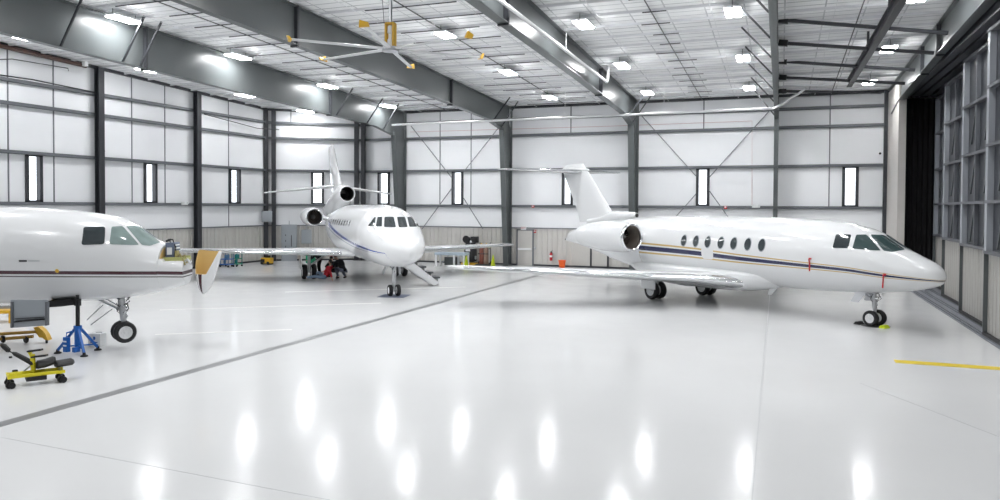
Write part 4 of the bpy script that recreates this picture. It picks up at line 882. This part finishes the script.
# personnel door with push bar
a, c = onY(518, 248, YB - .06), onY(532.5, 248, YB - .06); o = bpy.data.objects.new('door_7', None); COL.objects.link(o); o.location = (a.x, YB, 0); o['kind'] = 'structure'
zt_ = 2.16; b = MB(); b.box(a.x, c.x, YB - .10, YB - .05, 0.01, zt_); b.build('door_panel', M['wains'], o, world=True)
b = MB(); b.box(a.x - .08, a.x, YB - .13, YB, 0, zt_ + .08); b.box(c.x, c.x + .08, YB - .13, YB, 0, zt_ + .08); b.box(a.x - .08, c.x + .08, YB - .13, YB, zt_, zt_ + .08); b.build('door_frame', M['seam'], o, world=True)
z = onY(525, 249, YB).z; b = MB(); b.box(a.x + .03, c.x - .05, YB - .18, YB - .12, z - .06, z + .06); b.build('push_bar', M['white'], o, world=True)
p = onY(523.5, 228, YB - .12); r = thing('exit_sign', 'small white lit exit sign with red letters above the push-bar door', 'exit sign', p)
b = MB(); b.box(-.17, .17, -.03, .05, -.11, .11, .01); b.build('housing', M['white'], r)
cu = bpy.data.curves.new('lettering', 'FONT'); cu.body = 'EXIT'; cu.size = .16; cu.align_x = 'CENTER'; cu.align_y = 'CENTER'; cu.extrude = .003; t = bpy.data.objects.new('lettering', cu); COL.objects.link(t); dg = bpy.context.evaluated_depsgraph_get(); dg.update(); me = bpy.data.meshes.new_from_object(t.evaluated_get(dg)); bpy.data.objects.remove(t)
me.materials.clear(); me.materials.append(M['red']); t = bpy.data.objects.new('lettering', me); COL.objects.link(t); t.parent = r; t.rotation_euler = (PI / 2, 0, 0); t.location = (0, -.035, 0)
def wallbox(name, label, cat, p, sx, sy, sz, m, extra=None, rz=0.):
    r = thing(name, label, cat, p, rz); b = MB(); b.box(-sx / 2, sx / 2, -sy / 2, sy / 2, -sz / 2, sz / 2, min(sx, sz) * .08); b.build('housing', m, r)
    if extra: extra(r, sx, sy, sz)
    return r
def two_lamps(r, sx, sy, sz):
    for s_ in (-1, 1): b = MB(); b.lathe([(.03, 0), (.07, .05), (.07, .08), (.01, .085)], (s_ * sx * .3, -sy / 2, sz * .35), (s_ * .3, -1, -.2), 12); b.build('lamp_head', M['white'], r, smooth=True)
def strobe(r, sx, sy, sz): b = MB(); b.box(-sx * .3, sx * .3, -sy / 2 - .03, -sy / 2, -sz * .1, sz * .35); b.build('lens', M['glass2'], r)
M['glass2'] = mat('clear_plastic', (.75, .77, .8), .15, var=.03)
wallbox('alarm_pull', 'small red fire alarm pull high beside the push-bar door', 'alarm', onY(535, 231.5, YB - .12), .14, .07, .18, M['red'], strobe)
wallbox('light_switch', 'small grey switch box beside the push-bar door', 'switch', onY(535, 248, YB - .12), .1, .07, .14, M['cab'], strobe)
wallbox('alarm_strobe', 'red alarm strobe on the girt behind the tail of the right jet', 'alarm', onY(533, 206.5, YB - .25), .16, .08, .16, M['red'], strobe)
wallbox('alarm_strobe', 'red alarm strobe on the girt right of the window over the right jet', 'alarm', onY(725.5, 207.5, YB - .25), .16, .08, .16, M['red'], strobe)
wallbox('emergency_light', 'white twin-head emergency light on the girt above the cabin of the right jet', 'emergency light', onY(756, 206.3, YB - .25), .42, .1, .16, M['white'], two_lamps)
p = onX(184.5, 203.6, XL + .25); wallbox('emergency_light', 'white twin-head emergency light on the left wall girt', 'emergency light', p, .42, .1, .16, M['white'], two_lamps, PI / 2)
def camera_body(r, sx, sy, sz): b = MB(); b.ball((0, -.05, -.08), .06); b.build('dome', M['black'], r, smooth=True)
wallbox('security_camera', 'small white security camera on the left wall beside the first dark column', 'security camera', onX(103, 149.5, XL + .12), .1, .12, .1, M['white'], camera_body, PI / 2)
wallbox('security_camera', 'small white security camera on the back wall by the pale return panel', 'security camera', onY(880, 152, YB - .12), .12, .12, .1, M['white'], camera_body)
wallbox('junction_heater', 'small white heater head on pipes at the top of the first left wall column', 'heater', onX(85, 64, XL + .45), .2, .2, .22, M['white'], lambda r, *a: [MB().tube([(0, 0, .1), (0, 0, .5)], .02, 6).build('pipe', M['steel_dark'], r), MB().tube([(.1, 0, .02), (.6, 0, .0)], .015, 6).build('pipe', M['steel_dark'], r), MB().box(.12, .3, -.06, .06, -.12, .02).build('bracket', M['black'], r)], PI / 2)
# electrical cabinets in the chamfered corner
def cabinet(label, px0, px1, y0, y1, dep, kids):
    d = wc; u0, u1 = d.u(px0, px1); c = d.pt((u0 + u1) / 2, 0, .05); za = at((px0 + px1) / 2, y1, c).z; zb = at((px0 + px1) / 2, y0, c).z
    r = thing('electrical_cabinet', label, 'electrical cabinet', c + Vector((0, 0, za)), math.atan2(d.e.y, d.e.x)); hw = (u1 - u0) / 2; H_ = zb - za
    b = MB(); b.box(-hw, hw, -dep, 0, 0, H_, .01); b.build('enclosure', M['cab'], r)
    b = MB(); b.box(-hw + .03, hw - .03, -dep - .025, -dep, .04, H_ - .04, .006); dr = b.build('door', M['cab'], r)
    if kids:
        b = MB(); b.box(hw * .25, hw * .34, -dep - .06, -dep - .02, H_ * .42, H_ * .72); b.build('handle', M['black'], dr)
        b = MB(); [b.box(-hw * .5, -hw * .4, -dep - .03, -dep - .024, H_ * z, H_ * (z + .04)) for z in (.4, .55, .7)]; b.build('label_plate', M['steel_dark'], dr)
    b = MB(); b.tube([(0, -.1, H_), (0, -.1, H_ + .25)], .03, 8); b.build('conduit_stub', M['alu'], r)
cabinet('tall grey electrical cabinet with a black handle in the wall corner', 281.5, 297, 224.5, 262, .3, True); cabinet('shorter grey electrical cabinet behind the left engine', 301.5, 311.5, 229.5, 243.5, .2, False)
p = Vector(wc.pt(.05, 0, .75)); p.z = at(263.5, 216.5, p).z
wallbox('breaker_box', 'grey breaker box mounted on the dark double corner column', 'electrical box', p, .66, .2, .72, M['cab'], lambda r, a, b_, c: MB().box(-a * .4, a * .4, -b_ / 2 - .02, -b_ / 2, -c * .4, c * .4).build('door', M['cab'], r), math.atan2(wc.e.y, wc.e.x))
# blue and green carts by the left wall
def cart(label, px, sc, ma, mb_, rz=0.):
    p = onz(*px); r = thing('tool_cart', label, 'cart', p, rz); b = MB(); b.box(-.4 * sc, .4 * sc, -.25, .25, .14, .18); b.box(-.4 * sc, .4 * sc, -.25, .25, .45, .49); b.build('shelf', ma, r)
    for x in (-.38 * sc, .38 * sc):
        for y in (-.23, .23):
            b = MB(); b.obox((x, y, .1), (x, y, .82), .035, .035); l = b.build('post', mb_, r); b = MB(); b.lathe([(.05, -.02), (.055, 0), (.05, .02)], (x, y, .055), (0, 1, 0), 12); b.build('caster', M['black'], l)
    b = MB(); b.tube([(-.38 * sc, -.23, .82), (.38 * sc, -.23, .82)], .02, 6); b.build('handle', mb_, r)
    b = MB(); b.box(-.1, .1, -.1, .1, .49, .72, .01); b.lathe([(.07, .18), (.07, .38), (.03, .42)], (-.22 * sc, 0, 0), (0, 0, 1), 12); b.build('bottle_box', mb_, r)
cart('blue tool cart by the beige left wall', (227, 267), .75, M['blue'], mat('dull_blue', (.09, .19, .32), .45, var=.1)); cart('low green tool cart beside the blue cart', (237, 266.5), .45, M['green'], mat('teal', (.02, .22, .22), .45, var=.1))
p = onz(267, 264.5); r = thing('floor_cleaner', 'small amber and black machine at the foot of the corner column', 'machine', p)
b = MB(); b.box(-.32, .34, -.2, .2, .08, .42, .04); b.build('body', M['amber'], r, smooth=True); b = MB(); b.box(-.3, -.02, -.215, -.2, .12, .34); b.box(-.1, .2, -.1, .1, .42, .56, .02); b.build('motor_cover', M['black'], r)
for x in (-.22, .22): b = MB(); b.lathe([(.09, -.23), (.1, -.2), (.1, .2), (.09, .23)], (x, 0, .1), (0, 1, 0), 14); b.build('wheel', M['black'], r)
b = MB(); b.tube([(.3, -.15, .4), (.42, -.15, .85), (.42, .15, .85), (.3, .15, .4)], .018, 6); b.build('handle', M['black'], r)
# white work platform with cross braces
p0 = onz(452, 266.5); hw = (at(465, 252, p0) - at(432.5, 252, p0)).length / 2; zt_ = at(450, 252.3, p0).z; r = thing('work_platform', 'pale blue topped white work platform with diagonal braces by the back wall', 'platform', p0, .05)
b = MB(); b.box(-hw, hw, -.4, .4, zt_ - .16, zt_, .01); b.build('deck', mat('pale_blue_deck', (.42, .50, .58), .4, var=.05), r)
for x in (-hw * .92, hw * .28, hw * .92):
    for y in (-.36, .36): b = MB(); b.obox((x, y, 0), (x, y, zt_ - .14), .10, .10); b.build('leg', M['white'], r)
for x0, x1 in ((-hw * .85, -hw * .35), (hw * .9, hw * .45)): b = MB(); b.obox((x0, .36, .15), (x1, .36, zt_ - .2), .05, .05); b.build('diagonal_brace', M['cab'], r)
b = MB(); b.box(-hw * .55, hw * .2, .1, .36, .02, zt_ - .3, .01); b.build('storage_box', M['steel'], r)
# black compressor
p0 = onz(471, 264.5); q = lambda x, y: at(x, y, p0) - p0; r = thing('compressor', 'tall black air compressor with pump on top by the back wall', 'compressor', p0)
b = MB(); b.box(-.55, .48, -.3, .3, 0, .12, .01); b.build('skid', M['amber'], r)
t1 = q(470, 247).z; b = MB(); b.lathe([(.12, .14), (.38, .22), (.40, .3), (.40, t1 - .15), (.36, t1 - .02), (.1, t1 + .04)], (-.03, 0, 0), (0, 0, 1), 22); b.build('tank', M['black'], r, smooth=True)
b = MB(); b.box(-.3, .3, -.25, .25, t1 + .05, t1 + .2, .02); z1 = q(470, 236.5).z
for x in (-.22, .14): b.lathe([(.15, t1 + .2), (.17, t1 + .25), (.15, t1 + .3), (.17, t1 + .35), (.15, t1 + .4), (.17, t1 + .45), (.14, z1 - .05)], (x, 0, 0), (0, 0, 1), 14)
b.box(.02, .45, -.2, .2, t1 + .28, z1, .03); b.lathe([(.22, -.05), (.24, 0), (.22, .05)], (-.3, -.1, z1 - .18), (0, 1, 0), 16); b.build('pump', M['black'], r, smooth=True)
b = MB(); b.prism([(.02, -.27, t1 + .3), (.16, -.27, t1 + .3), (.09, -.27, t1 + .45)], (0, .02, 0)); b.box(-.2, .1, -.41, -.39, t1 - .25, t1 - .12); b.build('warning_label', M['white'], r)
b = MB(); b.lathe([(.05, 0), (.06, .02), (.06, .2), (.03, .22)], (.42, -.25, .35), (0, 0, 1), 12); b.build('filter_bowl', M['cab'], r, smooth=True)
# gas cylinders
p0 = onz(484, 265.5); q = lambda x, y: at(x, y, p0) - p0; r = thing('cylinder_cart', 'red and brown gas cylinders on a dark cart right of the black compressor', 'gas cylinder cart', p0)
zz = q(484, 244).z
for x, m in ((-.17, M['red2'] if 'red2' in M else mat('brown_red', (.20, .06, .04), .45, var=.08)), (.15, mat('brown_grey', (.26, .17, .13), .45, var=.08))):
    b = MB(); b.lathe([(.13, .1), (.14, .13), (.14, zz - .35), (.10, zz - .22), (.04, zz - .15), (.04, zz - .05)], (x, 0, 0), (0, 0, 1), 16); c_ = b.build('gas_cylinder', m, r, smooth=True)
    b = MB(); b.lathe([(.06, zz - .06), (.07, zz), (.03, zz + .06)], (x, 0, 0), (0, 0, 1), 10); b.build('valve', M['amber'], c_)
b = MB(); b.box(-.5, .5, -.22, .25, .03, .09); b.obox((-.34, .18, .05), (-.34, .18, 1.4), .04, .04); b.obox((.34, .18, .05), (.34, .18, 1.4), .04, .04); b.box(-.35, .35, -.17, -.14, .7, .75); b.box(-.35, .35, .14, .2, 1.0, 1.05); b.build('cart_frame', M['steel_dark'], r)
for s_ in (-1, 1): b = MB(); b.lathe([(.12, -.03), (.13, 0), (.12, .03)], (s_ * .4, .2, .13), (1, 0, 0), 14); b.build('wheel', M['black'], r)
# dark framed double door behind the tail
o = bpy.data.objects.new('door_8', None); COL.objects.link(o); o['kind'] = 'structure'; xs = [onY(x, 250, YB - .1).x for x in (574, 591, 608)]; o.location = (xs[1], YB, 0)
for i in range(2): b = MB(); b.box(xs[i] + .06, xs[i + 1] - .06, YB - .11, YB - .07, .12, 2.1); b.build('door_panel', M['wains'], o, world=True)
b = MB(); [b.box(x - .05, x + .05, YB - .14, YB - .05, 0, 2.15) for x in xs[1:]]; b.box(xs[0], xs[2] + .6, YB - .14, YB - .05, .0, .11); b.box(xs[0], xs[2], YB - .14, YB - .05, 2.1, 2.2); b.build('door_frame', M['steel_dark'], o, world=True)

# ================================================================== PEOPLE
def skin(name, joints, edges, m, parent, root_i=0, sub=2):
    """continuous tapered surface grown round a skeleton: joints = [(point, radius)]"""
    me = bpy.data.meshes.new(name); me.from_pydata([j[0] for j in joints], edges, []); o = bpy.data.objects.new(name, me); COL.objects.link(o)
    sk = o.modifiers.new('s', 'SKIN'); sk.use_smooth_shade = True
    for i, j in enumerate(joints): me.skin_vertices[0].data[i].radius = (j[1], j[1] if len(j) < 3 else j[2]); me.skin_vertices[0].data[i].use_root = i == root_i
    s = o.modifiers.new('u', 'SUBSURF'); s.levels = sub; s.render_levels = sub
    dg = bpy.context.evaluated_depsgraph_get(); dg.update(); m2 = bpy.data.meshes.new_from_object(o.evaluated_get(dg)); bpy.data.objects.remove(o)
    m2.materials.clear(); m2.materials.append(m); m2.polygons.foreach_set('use_smooth', [True] * len(m2.polygons))
    o = bpy.data.objects.new(name, m2); COL.objects.link(o); o.parent = parent; return o
def person(label, loc, rz, P, top_m, leg_m, cap=False):
    """P: joint positions in the person's own frame (x forward)"""
    r = thing('person', label, 'person', loc, rz); V = lambda k: Vector(P[k])
    J = []; E = []; ix = {}
    def add(k, p, rad_, link=None):
        ix[k] = len(J); J.append((p, rad_)); 
        if link: E.append((ix[link], ix[k]))
    pel, chest, neck, head = V('pelvis'), V('chest'), V('neck'), V('head'); hd_ = (head - neck).normalized()
    add('pel', pel, .085); add('bel', pel.lerp(chest, .5), .095, 'pel'); add('chest', chest, .10, 'bel'); add('neck', neck, .055, 'chest'); add('h0', neck.lerp(head, .45), .055, 'neck'); add('h1', head - hd_ * .02, .085, 'h0'); add('h2', head + hd_ * .08, .075, 'h1')
    for s_ in 'LR':
        add('sh' + s_, V('sh' + s_), .045, 'chest'); add('el' + s_, V('el' + s_), .042, 'sh' + s_); add('wr' + s_, V('wr' + s_), .028, 'el' + s_)
        d = (V('wr' + s_) - V('el' + s_)).normalized(); sd = d.cross(Vector((0, 0, 1))); sd = sd.normalized() if sd.length > .1 else Vector((0, 1, 0)); dn = d.cross(sd)
        palm = V('wr' + s_) + d * .06; add('pm' + s_, palm, .036, 'wr' + s_)
        for k, (of, ln_) in enumerate(((-.03, .075), (-.01, .085), (.01, .08), (.03, .062))): add('f%d%s' % (k, s_), palm + d * .045 + sd * of, .009, 'pm' + s_); add('g%d%s' % (k, s_), palm + d * (.045 + ln_ * .5) + sd * of * 1.15 - dn * .012, .008, 'f%d%s' % (k, s_)); add('t%d%s' % (k, s_), palm + d * (.045 + ln_ * .8) + sd * of * 1.1 - dn * .035, .007, 'g%d%s' % (k, s_))
        add('th' + s_, palm - d * .01 + sd * .05, .011, 'pm' + s_); add('tt' + s_, palm + d * .035 + sd * .068 - dn * .015, .009, 'th' + s_)
        add('hp' + s_, V('hp' + s_), .07, 'pel'); add('kn' + s_, V('kn' + s_), .058, 'hp' + s_); add('an' + s_, V('an' + s_), .04, 'kn' + s_); add('to' + s_, V('to' + s_), .035, 'an' + s_)
    body = skin('body', J, E, M['skin'], r)
    side = (V('shL') - V('shR')).normalized(); fwd = side.cross(hd_).normalized(); fwd = fwd if True else fwd
    hx = -fwd if P.get('flip') else fwd
    b = MB(); b.ball(head + hd_ * .04 - hx * .022, (.088, .088, .105), 14, 10); b.build('hair', M['hair'], r, smooth=True)
    b = MB(); fc = head + hx * .075
    b.tube([fc + hd_ * .03, fc + hx * .02 - hd_ * .005, fc - hd_ * .015], [.008, .014, .012], 6); b.build('nose', M['skin'], body, smooth=True)
    for s_ in (-1, 1): b = MB(); b.ball(fc + side * s_ * .03 + hd_ * .028 + hx * .002, .011, 8, 6); b.build('eye', M['black'], body, smooth=True); b = MB(); b.ball(head + side * s_ * .082, (.02, .02, .03), 8, 6); b.build('ear', M['skin'], body, smooth=True)
    b = MB(); b.obox(fc - hd_ * .045 - side * .022, fc - hd_ * .045 + side * .022, .008, .008); b.build('mouth', M['red'], body)
    # clothes follow the same bones, a little wider
    J2 = [(pel.lerp(chest, -.12), .135), (pel.lerp(chest, .5), .145), (chest, .155), (chest.lerp(neck, .7), .09)]; E2 = [(0, 1), (1, 2), (2, 3)]
    for s_ in 'LR':
        i = len(J2); J2 += [(V('sh' + s_), .095), (V('el' + s_), .066), (V('el' + s_).lerp(V('wr' + s_), .88), .045)]; E2 += [(2, i), (i, i + 1), (i + 1, i + 2)]
    skin('jacket', J2, E2, top_m, r)
    J3 = [(pel, .125), (pel.lerp(chest, .3), .13)]; E3 = [(0, 1)]
    for s_ in 'LR':
        i = len(J3); J3 += [(V('hp' + s_), .108), (V('hp' + s_).lerp(V('kn' + s_), .5), .095), (V('kn' + s_), .078), (V('kn' + s_).lerp(V('an' + s_), .95), .062)]; E3 += [(0, i), (i, i + 1), (i + 1, i + 2), (i + 2, i + 3)]
    skin('trousers', J3, E3, leg_m, r)
    for s_ in 'LR': skin('shoe', [(V('an' + s_) - (V('to' + s_) - V('an' + s_)) * .2, .05), (V('an' + s_).lerp(V('to' + s_), .6), .05), (V('to' + s_), .042)], [(0, 1), (1, 2)], M['black'], r)
    return r
# reclining mechanic: legs stretched to the photo's left, torso propped up, facing left
g = onz(325, 279.8)
FL = dict(pelvis=(0, 0, .13), chest=(-.22, .02, .50), neck=(-.28, .02, .70), head=(-.27, .03, .86), shL=(-.24, -.19, .60), shR=(-.24, .22, .60), elL=(-.02, -.3, .42), wrL=(.2, -.22, .36), elR=(-.42, .34, .34), wrR=(-.5, .36, .10),
          hpL=(.02, -.1, .12), hpR=(.02, .1, .12), knL=(.42, -.16, .34), knR=(.45, .16, .16), anL=(.78, -.2, .09), anR=(.9, .2, .08), toL=(.9, -.22, .13), toR=(.98, .24, .2))
FL['shL'], FL['shR'] = FL['shR'], FL['shL']; FL['elL'], FL['elR'] = FL['elR'], FL['elL']; FL['wrL'], FL['wrR'] = FL['wrR'], FL['wrL']
for k in ('hp', 'kn', 'an', 'to'): FL[k + 'L'], FL[k + 'R'] = FL[k + 'R'], FL[k + 'L']
person('person in a red shirt and blue jeans sitting on the floor by the wheels', g + Vector((0, 0, .02)), rad(180 + 12), FL, M['redcl'], M['denim'])
SQ = dict(pelvis=(-.18, 0, .42), chest=(.10, 0, .80), neck=(.26, 0, .96), head=(.38, 0, 1.05), shL=(.14, .2, .86), shR=(.14, -.2, .86), elL=(.36, .26, .66), elR=(.36, -.26, .66), wrL=(.56, .16, .56), wrR=(.58, -.14, .54),
          hpL=(-.16, .12, .42), hpR=(-.16, -.12, .42), knL=(.24, .2, .56), knR=(.16, -.2, .40), anL=(.02, .18, .10), anR=(-.12, -.18, .10), toL=(.2, .2, .05), toR=(.06, -.2, .05))
person('person in black jacket and grey trousers crouching under the middle jet', onz(341.5, 279), rad(180 - 10), SQ, M['dkcl'], M['greycl'])
SQ2 = dict(SQ); SQ2.update(pelvis=(-.14, 0, .36), chest=(.06, 0, .68), neck=(.16, 0, .84), head=(.24, 0, .95), shL=(.08, .2, .75), shR=(.08, -.2, .75), elL=(.3, .26, .55), elR=(.3, -.26, .55), hpL=(-.12, .12, .36), hpR=(-.12, -.12, .36))
person('person in dark clothes kneeling between the red shirted mechanic and the crouching one', onz(333.5, 277.8), rad(150), SQ2, M['dkcl'], M['dkcl'])
BE = dict(pelvis=(0, 0, .92), chest=(.30, 0, 1.16), neck=(.46, 0, 1.22), head=(.57, 0, 1.24), shL=(.32, .19, 1.16), shR=(.32, -.19, 1.16), elL=(.42, .24, .92), elR=(.42, -.24, .92), wrL=(.58, .15, .82), wrR=(.58, -.15, .82),
          hpL=(0, .1, .9), hpR=(0, -.1, .9), knL=(.06, .12, .5), knR=(.08, -.12, .5), anL=(-.02, .12, .09), anR=(.02, -.12, .09), toL=(.14, .14, .04), toR=(.18, -.14, .04))
person('person in black standing bent under the left wing of the middle jet', onz(320, 275.5), rad(200), BE, M['dkcl'], M['dkcl'])
p = onz(310.5, 274); r = thing('parts_bin', 'green plastic parts bin on a thin stand behind the wheels of the middle jet', 'bin', p)
za = at(310.5, 263, p).z; zb = at(310.5, 255.5, p).z
b = MB(); b.box(-.2, .22, -.15, .15, za, zb, .02); b.build('bin_body', M['green'], r)
b = MB(); b.tube([(0, 0, .02), (0, 0, za)], .03, 8); b.lathe([(.2, 0), (.2, .02), (.05, .04)], (0, 0, 0), (0, 0, 1), 16); b.build('stand', M['alu'], r)
SC.view_settings.view_transform = 'Standard'; SC.view_settings.look = 'None'; SC.view_settings.gamma = 1; SC.view_settings.use_curve_mapping = False
SC.view_settings.exposure = 0.0
SC.cycles.use_denoising = True; SC.cycles.max_bounces = 8; SC.cycles.diffuse_bounces = 5; SC.cycles.glossy_bounces = 4; SC.cycles.sample_clamp_indirect = 6
